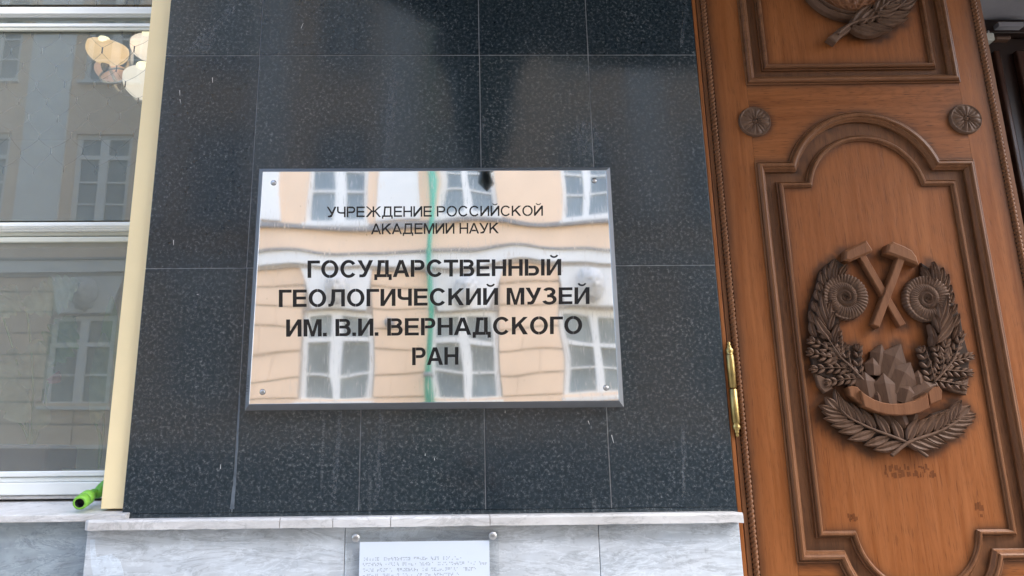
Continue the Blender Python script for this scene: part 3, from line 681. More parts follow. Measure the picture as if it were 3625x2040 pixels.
# ------------------------------------------------------------------ building across the street
DF = 12.0
def FP(px, py, d=0.0):                        # where a reflection seen at (px,py) stands on the opposite front
    p = P(px, py, DF - d); return Vector((p.x, -(DF - d), p.z))
def fz(py): return FP(1500, py).z
fac = tag(empty('opposite_building', FP(1500, 1650)), 'peach and white stuccoed building across the street, seen in reflections', 'building')
ZLb, ZLt, ZUb, ZUt, ZC0 = fz(1425), fz(1100), fz(785), fz(440), fz(950)
step = (FP(2110, 1270).x - FP(248, 1270).x) / 4; c0 = FP(248, 1270).x
cols = [c0 + step * i for i in (-4, -3, -2, -1, 0, 1, 2, 3, 4, 5, 6, 7, 8)]
adj = {1158: 0}
cols = [x for x in cols]
wu = (FP(1285, 700).x - FP(1083, 700).x) / 2; wlw = (FP(1275, 1270).x - FP(1035, 1270).x) / 2
XA, XB = cols[0] - step / 2, cols[-1] + step / 2; ZTOP = fz(-200) + 1.2
def fpart(mb, name, mt_, bev=0): return part(mb, name, mt_, fac, bev)
# upper storey walls with real openings (two upper rows)
ZU2b, ZU2t = ZUt + (ZUb - ZC0) * .0 + 1.15, ZUt + 1.15 + (ZUt - ZUb)
ZEAVE = ZU2t + .9
mbp = MB()
zbase = fz(890)
prev = XA
for cx_ in cols:
    mbp.box(prev, cx_ - wu, -DF - .3, -DF, zbase, ZEAVE)
    for a, b in ((zbase, ZUb), (ZUt, ZU2b), (ZU2t, ZEAVE)): mbp.box(cx_ - wu, cx_ + wu, -DF - .3, -DF, a, b)
    prev = cx_ + wu
mbp.box(prev, XB, -DF - .3, -DF, zbase, ZEAVE); fpart(mbp, 'upper_wall', 'peach')
s = MB(); s.box(XA, XB, -DF - .6, -DF - .31, 0.12, ZEAVE); fpart(s, 'inner_wall', 'pane_dark')
def bandf(y0, y1, d, mt_, name): s = MB(); s.box(XA, XB, -DF - .02, -DF + d, fz(y1), fz(y0)); return fpart(s, name, mt_)
bandf(790, 806, .09, 'fgrey', 'string_course'); bandf(892, 900, .16, 'fgrey', 'flashing'); bandf(901, 944, .12, 'fwhite', 'cornice_band'); bandf(945, 957, .05, 'groove', 'cornice_painted_shadow')  # greys of string course and cornice step paint their shadow lines
s = MB(); s.box(XA, XB, -DF - .3, -DF + .5, ZEAVE, ZEAVE + .35); fpart(s, 'eave', 'fwhite')
s = MB(); s.add([(XA, -DF + .6, ZEAVE + .35), (XB, -DF + .6, ZEAVE + .35), (XB, -DF - 5, ZEAVE + 2.6), (XA, -DF - 5, ZEAVE + 2.6)], [(0, 1, 2, 3)]); fpart(s, 'roof', 'fgrey')
# pilasters between the upper windows
for x0, x1, yy in ((-370, -220, 400), (62, 215, 400), (500, 580, 700), (880, 1006, 700), (1340, 1482, 700), (2240, 2370, 700), (2680, 2800, 700)):
    s = MB(); s.box(FP(x0, yy).x, FP(x1, yy).x, -DF - .01, -DF + .06, ZUb + .02, ZEAVE); fpart(s, 'pilaster', 'fwhite')
a, b = FP(1340, 700).x, FP(1480, 700).x
# lower storey: rusticated courses
zc = [fz(y) for y in (957, 1012, 1086, 1163, 1241, 1327, 1412, 1490, 1570)]
s = MB(); prev = XA
for cx_ in cols:
    s.box(prev, cx_ - wlw, -DF - .3, -DF - .045, .12, zbase); s.box(cx_ - wlw, cx_ + wlw, -DF - .3, -DF - .045, .12, ZLb); s.box(cx_ - wlw, cx_ + wlw, -DF - .3, -DF - .045, ZLt, zbase); prev = cx_ + wlw
s.box(prev, XB, -DF - .3, -DF - .045, .12, zbase); fpart(s, 'lower_wall', 'groove')
for r in range(len(zc) - 1):
    z1, z0 = zc[r], zc[r + 1]; gz = .035
    for i, cx_ in enumerate([cols[0] - step] + cols):
        a, b = cx_ + wlw + .03, cx_ + step - wlw - .03
        if z0 + .02 < ZLb and z1 <= ZLb + .25: a, b = cx_ + .02, cx_ + step - .02
        a = max(a, XA); b = min(b, XB)
        off = .35 if r % 2 else .62; mid = a + (b - a) * off
        for u, v in ((a, mid - .0025), (mid + .0025, b)):
            s = MB(); s.box(u, v, -DF - .05, -DF, z0 + gz * .8, z1 - gz * .2); o = fpart(s, 'stone_block', 'peach')
s = MB(); s.box(XA, XB, -DF - .3, -DF + .08, .12, fz(1575)); fpart(s, 'base_course', 'fgrey')
s = MB(); s.box(XA, XB, -DF - .05, -DF + .11, fz(1575), fz(1560)); fpart(s, 'ledge', 'fwhite')
# windows
curtm = m_plain('sheer_curtain', (.42, .44, .42), .9, .1, 5)
def make_window(cx_, z0, z1, hw, lower):
    s = MB(); y0, y1 = -DF - .16, -DF - .08; fw = .095
    s.box(-hw, hw, y0, y1, z1 - fw, z1); s.box(-hw, hw, y0, y1 + .03, z0, z0 + fw); s.box(-hw, -hw + fw, y0, y1, z0 + fw, z1 - fw); s.box(hw - fw, hw, y0, y1, z0 + fw, z1 - fw)
    W = empty('window', (cx_, 0, 0)); W.parent = fac; W.matrix_parent_inverse = fac.matrix_basis.inverted()
    fr = s.build('frame', 'fwhite', W)
    s = MB(); s.box(-.085, .085, y0 + .01, y1 + .012, z0 + fw, z1 - fw); s.build('mullion', 'fwhite', W)
    H = z1 - z0
    for t in ((.34, .67) if lower else (.27, .50, .76)):
        s = MB(); big = (t == .76) or (lower and t == .67); q = .045 if big else .02
        s.box(-hw + fw, -.086, y0 + .012, y1 + (.014 if big else -.01), z0 + H * t - q, z0 + H * t + q); s.box(.086, hw - fw, y0 + .012, y1 + (.014 if big else -.01), z0 + H * t - q, z0 + H * t + q); s.build('glazing_bar', 'fwhite', W)
    s = MB(); s.box(-hw + fw, hw - fw, y0 + .025, y0 + .035, z0 + fw, z1 - fw); s.build('pane', 'pane_dark', W)
    s = MB(); s.box(-hw - .05, hw + .05, -DF - .1, -DF + .10, z0 - .06, z0); s.build('sill', 'fwhite', W)
    return W
WU = [make_window(0, ZUb, ZUt, wu, False), make_window(0, ZLb, ZLt, wlw, True)]
WU2 = None
def copy_tree(o, parent=None):
    c = o.copy(); COL.objects.link(c)
    if parent: c.parent = parent
    for x in o.children: copy_tree(x, c)
    return c
for i, cx_ in enumerate(cols):
    for n_, base_ in enumerate(WU):
        o = base_ if i == 0 else copy_tree(base_); o.location.x = cx_
    o = copy_tree(WU[0]); o.location = (cx_, 0, ZU2b - ZUb)
# white key panels and carved masks over the lower windows
def head_mesh(mb, c, rx, ry, rz):
    def fn(u, v):
        th = 2 * PI * u; ph = PI * v
        x = math.sin(ph) * math.cos(th); y = math.sin(ph) * math.sin(th); z = -math.cos(ph); r = 1.0
        if y > 0:
            r += .28 * math.exp(-((x / .12) ** 2 + ((z + .08) / .22) ** 2)) - .26 * math.exp(-(((abs(x) - .3) / .14) ** 2 + ((z - .12) / .1) ** 2)) + .10 * math.exp(-((x / .5) ** 2 + ((z - .3) / .1) ** 2))
            r -= .10 * math.exp(-((x / .25) ** 2 + ((z + .42) / .06) ** 2)); r += .07 * math.exp(-((x / .2) ** 2 + ((z + .52) / .07) ** 2))
        hair = max(0, min(1, (math.hypot(x, z * .9) - .68) * 5)) if z > -.45 else max(0, min(1, (math.hypot(x, z) - .75) * 5))
        r += hair * (.22 + .22 * noise.noise(Vector((x * 4, y * 4, z * 4 + c[0]))))
        return (c[0] + rx * x * r, c[1] + ry * y * r, c[2] + rz * z * r)
    mb.grid(fn, 40, 26)
maskm = m_plain('shade_grey_stucco', (.56, .55, .53), .9, .3, 9, .4, fine=30, spec=.1)  # greyer, mottled colour stands in for shading on the masks
for cx_ in cols:
    s = MB(); z0, z1 = ZLt + .02, fz(958); pts = [(cx_ - wlw * .80, z0 + .02), (cx_ + wlw * .80, z0 + .02), (cx_ + wlw * 1.12, z1), (cx_ - wlw * 1.12, z1)]
    s.add([(x, -DF + .05, z) for x, z in pts] + [(x, -DF - .06, z) for x, z in pts], [(0, 1, 2, 3), (0, 4, 5, 1), (1, 5, 6, 2), (2, 6, 7, 3), (3, 7, 4, 0)]); fpart(s, 'key_panel', 'fwhite')
    s = MB(); head_mesh(s, (cx_, -DF + .08, (z0 + z1) / 2 + .02), .19, .25, .27); fpart(s, 'carved_mask', maskm)
# drainpipe
xp = FP(1527, 900).x
dp = tag(empty('drainpipe', (xp, -DF + .12, .12)), 'green drainpipe running down the peach building across the street', 'drainpipe')
s = MB(); s.tube([(xp, -DF + .21, .12), (xp, -DF + .21, ZEAVE)], .052, 12); part(s, 'pipe', 'pipe', dp)
for z in (1.2, 3.2, 5.2, 7.2):
    s = MB(); s.tube([(xp, -DF + .21, z), (xp, -DF + .21, z + .08)], .075, 12); s.box(xp - .02, xp + .02, -DF, -DF + .16, z + .02, z + .05); part(s, 'bracket', 'fgrey', dp)
xc = FP(1202, 1140).x; p = FP(1383, 1140)
s = MB(); s.lathe([(.0001, .30), (.06, .28), (.10, .2), (.10, .02), (.11, 0)], Matrix.Translation((p.x, -DF, p.z)) @ Matrix.Rotation(R(-90), 4, 'X'), 16)
tag(s.build('wall_lamp', 'fgrey'), 'small grey round lamp on the peach wall across the street', 'lamp')

# ------------------------------------------------------------------ hanging lantern near the sign (seen reflected in granite)
YLn = 1.2
prof = [(700, 0), (670, 26), (645, 24), (632, 17), (618, 32), (604, 38), (560, 66), (500, 98), (420, 112), (300, 122), (235, 146), (190, 182), (150, 172), (112, 118), (80, 108), (40, 60), (0, 36), (-90, 22)]
lx = P(1712, 400, YLn).x
def lr(y): p = P(1712, y, YLn); q_ = P(1812, y, YLn); return p.z, (q_.x - p.x) / 100
lan = tag(empty('hanging_lantern', (lx, -YLn, lr(700)[0])), 'dark metal lantern hanging on a bracket by the entrance, mirrored in the granite', 'lantern')
iron = m_plain('blackened_iron', (.03, .045, .055), .45, .2, 12, .1, .5)
pts = [(max(.0005, r * lr(y)[1]), lr(y)[0]) for y, r in prof]
mt = Matrix.Translation((lx, -YLn, 0))
for nm, a, b, mm in (('finial', 0, 6, iron), ('glass_body', 5, 10, m_plain('smoky_glass', (.06, .10, .13), .15)), ('lid', 9, 18, iron)):
    s = MB(); s.lathe(pts[a:b + 1], mt, 24); part(s, nm, mm, lan)
s = MB(); zt_ = pts[-1][1]; s.tube([(lx, -YLn, zt_ - .02), (lx, -YLn, zt_ + .35)], .012, 8); s.tube(smooth_path([(lx, -YLn, zt_ + .35), (lx, -.6, zt_ + .5), (lx, .0, zt_ + .2)], 8), .016, 8); part(s, 'bracket', iron, lan)

# ------------------------------------------------------------------ entrance canopy above the door
xd = P(3060, 900, 0).x
zc_ = 3.55
cp = tag(empty('entrance_canopy', (xd, 0, zc_)), 'dark curved canopy projecting over the museum doorway', 'canopy')
half = xd - P(1760, 0, 0).x * .55
pts2 = [(xd + 1.75 * math.cos(a), -1.55 * math.sin(a) * 1.0) for a in [PI * k / 32 for k in range(33)]]
s = MB(); n = len(pts2); s.add([(x, y, zc_) for x, y in pts2] + [(x, y, zc_ + .16) for x, y in pts2], [tuple(range(n)), tuple(range(2 * n - 1, n - 1, -1))] + [(i, i + 1, n + i + 1, n + i) for i in range(n - 1)])
part(s, 'slab', m_plain('dark_green_canopy', (.03, .04, .04), .6), cp)

# ------------------------------------------------------------------ carved oak door
TH = R(1.2); YD = .010
xh = (P(2466, 0, YD).x + P(2542, 940, YD).x + P(2648, 2040, YD).x) / 3
door = tag(empty('carved_door', (xh, YD, .12), -TH), 'tall carved oak door leaf with arched panel and geological hammers emblem', 'door')
DM = Matrix.Translation((xh, YD, .12)) @ Matrix.Rotation(-TH, 4, 'Z'); DI = DM.inverted(); DC = DI @ CAMPOS; DR = DI.to_3x3()
def D(px, py, h=0.0):
    d = DR @ ray(px, py); t = (-h - DC.y) / d.y; p = DC + d * t; return Vector((p.x, -h, p.z))
def dpart(mb, name, mt_, parent=None, bevel=0.0, **k):
    return mb.build(name, mt_, parent or door, bevel, **k)
HD = 3.55
WD = (D(3471, 0).x + D(3545.6, 400).x) / 2
pL, pR = D(2672, 578), D(3443, 566)
ac = (pL.x + pR.x) / 2; hw = (pR.x - pL.x) / 2; bs_ = (pL.z + pR.z) / 2
hs = (D(3325.5, 566).x - D(2796.5, 577).x) / 2; bt = D(3055, 399).z
bb = D(2831, 1991).z; hsb = ac - D(2970, 1987).x
iL, iR = D(2746, 644.5), D(3380.6, 634)
hwi = (iR.x - iL.x) / 2; bsi = (iL.z + iR.z) / 2; hsi = (D(3277, 634).x - D(2853, 644).x) / 2; bti = D(3058, 477.5).z
bbi = D(2892, 1907).z; hsbi = ac - D(3014, 1906).x
def arcpts(hc, z0, sag, n=26, up=1):
    Rr = (hc * hc + sag * sag) / (2 * sag); zc = z0 + up * (sag - Rr); a = math.asin(min(1, hc / Rr))
    if sag > hc: a = PI - a
    return [(ac + Rr * math.sin(lerp(-a, a, i / n)), zc + up * Rr * math.cos(lerp(-a, a, i / n))) for i in range(n + 1)]
def shield(hw, hs, zt, sag, hb, zb, sagb):     # counter-clockwise seen from the front
    top = arcpts(hs, zt, sag)[::-1]; bot = arcpts(hb, zb, sagb, up=-1)
    return [(ac - hw, zb)] + bot + [(ac + hw, zb), (ac + hw, zt)] + top + [(ac - hw, zt)]
sag_o = bt - bs_; sag_i = bti - bsi
PO = shield(hw, hs, bs_, sag_o, hsb, bb, sag_o); PI_ = shield(hwi, hsi, bsi, sag_i, hsbi, bbi, sag_i)
tL, tR = D(2642, 301), D(3397, 293); uL, uR = D(2700, 248), D(3316, 242)
tz = (tL.z + tR.z) / 2; uz = (uL.z + uR.z) / 2; TT = 3.30
TO = [(tL.x, tz), (tR.x, tz), (tR.x, TT), (tL.x, TT)]; TI = [(uL.x, uz), (uR.x, uz), (uR.x, TT - .06), (uL.x, TT - .06)]
lowz = bb - sag_o - .10
bL, bR_ = ac - hw, ac + hw
# emblem outline points for the patina
def seg_d(p, a, b):
    ab = (b[0] - a[0], b[1] - a[1]); L2 = ab[0] ** 2 + ab[1] ** 2 or 1e-9
    t = max(0, min(1, ((p[0] - a[0]) * ab[0] + (p[1] - a[1]) * ab[1]) / L2)); return math.hypot(p[0] - a[0] - t * ab[0], p[1] - a[1] - t * ab[1])
def poly_d(p, poly): return min(seg_d(p, poly[i], poly[(i + 1) % len(poly)]) for i in range(len(poly)))
EMB = []                                        # segments (a, b, reach) of the carvings
def flat(name, pts, h, thick, mt_, cell, dists, parent=None):
    me = bpy.data.meshes.new(name); b = bmesh.new()
    vs = [b.verts.new((x, -h, z)) for x, z in pts]; f = b.faces.new(vs)
    if f.normal.y > 0 or True: b.normal_update()
    xs = [p[0] for p in pts]; zs = [p[1] for p in pts]
    if cell:
        x = min(xs) + cell
        while x < max(xs): bmesh.ops.bisect_plane(b, geom=b.verts[:] + b.edges[:] + b.faces[:], plane_co=(x, 0, 0), plane_no=(1, 0, 0)); x += cell
        z = min(zs) + cell
        while z < max(zs): bmesh.ops.bisect_plane(b, geom=b.verts[:] + b.edges[:] + b.faces[:], plane_co=(0, 0, z), plane_no=(0, 0, 1)); z += cell
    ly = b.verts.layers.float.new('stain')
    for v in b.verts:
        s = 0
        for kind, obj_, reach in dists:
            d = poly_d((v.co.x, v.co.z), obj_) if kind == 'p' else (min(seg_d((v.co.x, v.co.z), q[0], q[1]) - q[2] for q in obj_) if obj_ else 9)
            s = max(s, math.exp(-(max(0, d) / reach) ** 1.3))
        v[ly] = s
    bd = [e for e in b.edges if e.is_boundary]
    r = bmesh.ops.extrude_edge_only(b, edges=bd)
    for v in [g for g in r['geom'] if isinstance(g, bmesh.types.BMVert)]: v.co.y += thick
    bmesh.ops.recalc_face_normals(b, faces=b.faces)
    b.to_mesh(me); b.free(); o = bpy.data.objects.new(name, me); COL.objects.link(o); me.materials.append(M[mt_]); o.parent = parent or door
    return o
def sweep(name, path, prof, mt_, parent=None):
    s = MB(); n = len(path); rings = [offset_poly(path, d) for d, h in prof]
    vs = [(x, -prof[k][1], z) for k in range(len(prof)) for x, z in rings[k]]
    fs = [(k * n + i, k * n + (i + 1) % n, (k + 1) * n + (i + 1) % n, (k + 1) * n + i) for k in range(len(prof) - 1) for i in range(n)]
    s.add(vs, fs); return dpart(s, name, mt_, parent)
OPROF = [(-.001, -.002), (-.001, .0035), (.0015, .0045), (.0022, .002), (.0038, .002), (.0046, .0075), (.0075, .0115), (.0125, .0125), (.0155, .0105), (.0162, .0065), (.0195, .0055), (.0235, -.001), (.0255, -.0025), (.0255, -.012)]
IPROF = [(0, -.013), (0, -.003), (.0018, -.0015), (.0024, -.004), (.0042, -.004), (.0050, .003), (.0080, .0065), (.0115, .0065), (.0138, .0045), (.0144, .001), (.0165, -.0005), (.0165, -.006)]
# structure boards
def board(name, pts, mt_, cell=.02, dists=(), h=0.0, thick=.035): return flat(name, pts, h, thick, mt_, cell, list(dists))
aL0 = .0
ropeL = (D(2487, 0).x + D(2575, 950).x + D(2682, 2040).x) / 3; ropeR = (D(3444, 0).x + D(3518, 391).x) / 2
RR = .0082
ropl = [(ropeL + .012, 0), (ropeL + .012, HD)]; ropr = [(ropeR - .012, 0), (ropeR - .012, HD)]
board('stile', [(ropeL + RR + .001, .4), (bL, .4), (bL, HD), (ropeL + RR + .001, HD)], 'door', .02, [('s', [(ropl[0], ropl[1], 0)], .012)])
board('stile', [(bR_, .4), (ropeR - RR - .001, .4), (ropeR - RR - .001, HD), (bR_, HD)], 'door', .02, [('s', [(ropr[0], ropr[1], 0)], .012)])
mt0 = M['mould']
board('edge_strip', [(0.0015, 0), (ropeL - RR - .001, 0), (ropeL - RR - .001, HD), (0.0015, HD)], 'band', 0)
board('edge_strip', [(ropeR + RR + .001, 0), (WD, 0), (WD, HD), (ropeR + RR + .001, HD)], 'band', 0)
s = MB(); s.box(ropeL - RR - .001, ropeL + RR + .001, .006, .03, 0, HD); s.box(ropeR - RR - .001, ropeR + RR + .001, .006, .03, 0, HD); dpart(s, 'rope_groove', 'gap')
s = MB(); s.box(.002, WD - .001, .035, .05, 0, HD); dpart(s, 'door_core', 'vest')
# rail between the panels follows the arch
archtop = arcpts(hs, bs_, sag_o)
rail_p = [(bL + .0006, bs_)] + archtop + [(bR_ - .0006, bs_), (bR_ - .0006, tz), (bL + .0006, tz)]
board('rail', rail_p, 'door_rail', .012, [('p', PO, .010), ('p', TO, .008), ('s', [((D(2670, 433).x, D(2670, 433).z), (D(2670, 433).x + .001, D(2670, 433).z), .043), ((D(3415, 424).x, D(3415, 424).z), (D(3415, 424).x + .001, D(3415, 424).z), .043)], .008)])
archbot = arcpts(hsb, bb, sag_o, up=-1)
rail_b = [(bL + .0006, lowz), (bR_ - .0006, lowz), (bR_ - .0006, bb)] + archbot[::-1] + [(bL + .0006, bb)]
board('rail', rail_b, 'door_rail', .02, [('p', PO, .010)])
board('rail', [(ropeL + RR + .001, 0), (ropeR - RR - .001, 0), (ropeR - RR - .001, .4), (ropeL + RR + .001, .4)], 'door_rail', 0)
board('lower_panel', [(bL, .4), (bR_, .4), (bR_, lowz), (bL, lowz)], 'door', 0, h=-.004, thick=.03)
board('stile', [(bL + .0006, tz), (tL.x, tz), (tL.x, HD), (bL + .0006, HD)], 'door', 0, h=-.0002) if tL.x > bL + .002 else None
board('stile', [(tR.x, tz), (bR_ - .0006, tz), (bR_ - .0006, HD), (tR.x, HD)], 'door', 0, h=-.0002) if tR.x < bR_ - .002 else None
# fields
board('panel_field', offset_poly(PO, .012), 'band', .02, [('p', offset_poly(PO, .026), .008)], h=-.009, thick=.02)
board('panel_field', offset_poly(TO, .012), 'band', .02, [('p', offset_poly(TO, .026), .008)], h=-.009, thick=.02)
sweep('outer_moulding', PO, OPROF, 'mould'); sweep('inner_moulding', PI_, IPROF, 'mould')
sweep('outer_moulding', TO, OPROF, 'mould_h'); sweep('inner_moulding', TI, IPROF, 'mould_h')
# rope mouldings
def rope(name, a0):
    s = MB(); pitch = .0115; n = int((HD - .9) / (pitch / 10)); seg = 10; vs = []; fs = []
    for i in range(n + 1):
        z = .9 + i * pitch / 10
        for k in range(seg + 1):
            th = PI * k / seg; ph = z / pitch - k / seg * 1.15
            bulge = abs(math.sin(PI * ph)) ** .6; r = RR * (.52 + .5 * bulge)
            vs.append((a0 - r * math.cos(th), .0010 - r * 1.1 * math.sin(th), z))
    for i in range(n):
        for k in range(seg): fs.append((i * (seg + 1) + k, i * (seg + 1) + k + 1, (i + 1) * (seg + 1) + k + 1, (i + 1) * (seg + 1) + k))
    s.add(vs, fs, True); return dpart(s, name, 'mould')
rope('rope_moulding', ropeL); rope('rope_moulding', ropeR)
# rosettes
def rosette(px, py, rpx):
    c = D(px, py, 0); r_ = (D(px + rpx, py, 0) - D(px - rpx, py, 0)).length / 2; s = MB()
    ro = rpx and random.random()
    def fn(u, v):
        th = 2 * PI * u; r = v
        rim = math.exp(-((r - .93) / .045) ** 2) * .0035
        cross = max(0, math.cos(2 * th + .35)) if False else 0
        q = abs(math.cos(2 * th)); q2 = 1 - q                       # four broad petals in a cross, small leaves between
        pw = math.sin(PI * min(1, max(0, (r - .10) / .80))) ** .5 if .10 < r < .90 else 0
        lf = max(0, 1 - (q2 / (.30 + .30 * r)) ** 2) * pw if q2 < .30 + .30 * r else 0
        lf *= .55 + .45 * min(1, q2 / .04)
        pal = 0 if lf > 0 else pw * abs(math.sin(6 * th + 2.2 * r)) ** .7 * .8
        boss = .0055 * math.exp(-(r / .10) ** 2) - .002 * math.exp(-((r - .17) / .035) ** 2)
        h = .0045 + rim * 1.3 + .0075 * lf + .0055 * pal + boss * 1.5
        if r > .985: h = 0
        return (c.x + r_ * r * math.cos(th), -h, c.z + r_ * r * math.sin(th))
    s.grid(fn, 96, 30); return dpart(s, 'rosette', 'carve', fix=False)
for a in ((2670, 433, 57), (3415, 424, 57)): rosette(*a)

# ---- carving helpers, photo coordinates on the door face
def c3(x, y): return (2840 + x / 3.295, 820 + y / 3.295)
def c4(x, y): return (2840 + x / 3.152, 1180 + y / 3.152)
def z1(x, y): return (2440 + x / 2.174, y / 2.174)
def d2(p, h=0.0): v = D(p[0], p[1], h); return (v.x, v.z)
def cleaf(parent, b, t, w, h=.012, H=.005, bend=0.0, mt_='carve', n=7, dome=False):
    b = Vector(d2(b, h)); t = Vector(d2(t, h)); d = t - b; L = d.length; d.normalize(); sd = Vector((-d.y, d.x)); w = w / 1330.0
    s = MB(); vs = []; fs = []; row = 7
    for i in range(n + 1):
        u = i / n; ww = w * (math.sin(PI * min(1, (u * .96 + .05)) ** .85) ** .75) * (1 if i < n else .05)
        c = b + d * (L * u) + sd * (bend * L * math.sin(PI * u)); hh = h + .0015 * math.sin(PI * u)
        for q, hq in ((-1, None), (-1, hh), (-.55, hh + H * (.7 if dome else 1)), (0, hh + H * (1 if dome else .1)), (.55, hh + H * (.7 if dome else 1)), (1, hh), (1, None)):
            p = c + sd * (ww * q); vs.append((p.x, -(hq if hq is not None else min(.006, h - .004)), p.y))
    for i in range(n):
        for k in range(row - 1): fs.append((i * row + k, i * row + k + 1, (i + 1) * row + k + 1, (i + 1) * row + k))
    fs += [tuple(range(row)), tuple(n * row + k for k in range(row))]
    s.add(vs, fs, False); EMB.append(((b.x, b.y), (t.x, t.y), w))
    return dpart(s, 'leaf', mt_, parent)
def cstem(parent, pts, r, h=.016, mt_='carve', name='stem'):
    s = MB(); q = smooth_path([Vector((d2(p)[0], -h, d2(p)[1])) for p in pts], 5); n = len(q)
    s.tube(q, [r * lerp(1, .45, i / (n - 1)) for i in range(n)], 7); return dpart(s, name, mt_, parent)
def branch(parent, pts, n, L0, L1, w, h, H=.005, ang=38, stemr=.0035, start=.12, mt_='carve', tip=True, conv=None, dome=False):
    q = smooth_path([Vector(p) for p in pts], 10); m = len(q)
    for i in range(n):
        u = start + (1 - start) * i / max(1, n - 1) * .93; k = min(m - 2, int(u * (m - 1))); p = q[k]; d = (q[k + 1] - p).normalized()
        L = lerp(L0, L1, u)
        for sgn in (-1, 1):
            a = R(ang * lerp(1.1, .75, u)) * sgn; e = Vector((d.x * math.cos(a) - d.y * math.sin(a), d.x * math.sin(a) + d.y * math.cos(a)))
            j = random.uniform(.92, 1.08)
            cleaf(parent, conv(*(p + e * 4)), conv(*(p + e * L * j)), w * (.8 + .3 * (1 - u)), h + random.uniform(-.0012, .0012), H, bend=-.05 * sgn, mt_=mt_, dome=dome)
    if tip: d = (q[-1] - q[-3]).normalized(); cleaf(parent, conv(*q[-2]), conv(*(q[-1] + d * L1 * .8)), w, h + .001, H, mt_=mt_)
    cstem(parent, [conv(*p) for p in q[::3] + [q[-1]]], stemr, h + .004, mt_)
emblem = empty('carved_emblem'); emblem.parent = door; emblem.location = (0, 0, 0); emblem['label'] = 'oval relief of crossed hammers, ammonites, crystals, ribbon and laurel'
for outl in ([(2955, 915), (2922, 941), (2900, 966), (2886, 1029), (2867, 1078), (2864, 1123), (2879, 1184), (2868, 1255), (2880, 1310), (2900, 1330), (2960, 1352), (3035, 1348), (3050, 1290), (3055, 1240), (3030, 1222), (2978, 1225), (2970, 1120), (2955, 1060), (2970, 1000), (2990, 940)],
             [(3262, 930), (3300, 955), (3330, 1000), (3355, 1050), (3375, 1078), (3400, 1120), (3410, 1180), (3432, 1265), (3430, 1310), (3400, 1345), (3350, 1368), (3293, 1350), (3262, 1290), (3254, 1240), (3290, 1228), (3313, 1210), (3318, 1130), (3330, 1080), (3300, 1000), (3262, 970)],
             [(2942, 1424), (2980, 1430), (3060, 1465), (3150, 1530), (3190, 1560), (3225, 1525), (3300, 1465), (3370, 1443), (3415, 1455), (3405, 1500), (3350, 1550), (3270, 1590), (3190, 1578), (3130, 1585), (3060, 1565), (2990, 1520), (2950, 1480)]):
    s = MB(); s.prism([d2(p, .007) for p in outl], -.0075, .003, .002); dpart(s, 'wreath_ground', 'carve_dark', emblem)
# lower palm branches
branch(emblem, [(1350, 1375), (1110, 1215), (740, 1070), (500, 950), (390, 850)], 8, 350, 240, 16, .012, .0045, 40, .0045, .26, conv=c4)
branch(emblem, [(950, 1365), (1150, 1215), (1450, 1110), (1640, 1010), (1740, 925)], 9, 320, 215, 16, .015, .0045, 41, .0048, .28, conv=c4)
# long laurel leaves up both sides
side = [((350, 1270), (130, 960), 14, .016), ((320, 1150), (160, 830), 13, .0135), ((318, 1080), (220, 700), 12, .017), ((300, 1040), (335, 800), 11, .016), ((315, 1150), (385, 925), 10, .018), ((355, 1290), (435, 1050), 10, .017), ((390, 1310), (405, 1170), 8, .018),
        ((170, 1090), (85, 925), 12, .012), ((190, 940), (115, 815), 11, .011), ((200, 810), (160, 680), 11, .011), ((225, 710), (185, 590), 11, .011), ((262, 640), (215, 465), 12, .011), ((300, 580), (280, 388), 12, .012), ((340, 560), (385, 318), 13, .013),
        ((375, 550), (400, 360), 9, .015), ((425, 530), (515, 380), 9, .014), ((440, 545), (522, 440), 7, .013), ((150, 1230), (95, 1040), 11, .010)]
for (bx_, by_), (tx_, ty_), ww_, hh_ in side:
    cleaf(emblem, c3(bx_, by_), c3(tx_, ty_), ww_, hh_, .005, .05); cleaf(emblem, c3(1912 - bx_, by_ + 30), c3(1912 - tx_, ty_ + 32), ww_, hh_, .005, -.05)
# small-leaved sprigs
for a, m_, b in [((640, 520), (620, 350), (625, 180)), ((590, 470), (500, 360), (480, 170)), ((610, 510), (450, 520), (310, 545)), ((500, 400), (330, 395), (150, 400)), ((400, 300), (250, 270), (110, 220)),
                 ((400, 290), (260, 180), (120, 95)), ((390, 250), (320, 120), (220, -20)), ((400, 260), (405, 150), (400, 30)),
                 ((1430, 545), (1390, 370), (1335, 200)), ((1500, 470), (1530, 330), (1490, 190)), ((1450, 530), (1620, 560), (1790, 590)), ((1540, 420), (1700, 430), (1850, 440)), ((1600, 330), (1740, 300), (1860, 265)),
                 ((1620, 310), (1700, 180), (1770, 30)), ((1590, 300), (1580, 210), (1600, 110))]:
    branch(emblem, [a, m_, b], 5, 108, 84, 6.0, .014, .0032, 38, .0016, .06, conv=c4, dome=True)
cstem(emblem, [c4(640, 540), c4(500, 390), c4(370, 260), c4(200, 0)], .003, .021); cstem(emblem, [c4(1415, 555), c4(1560, 400), c4(1650, 270), c4(1700, 120)], .003, .021)
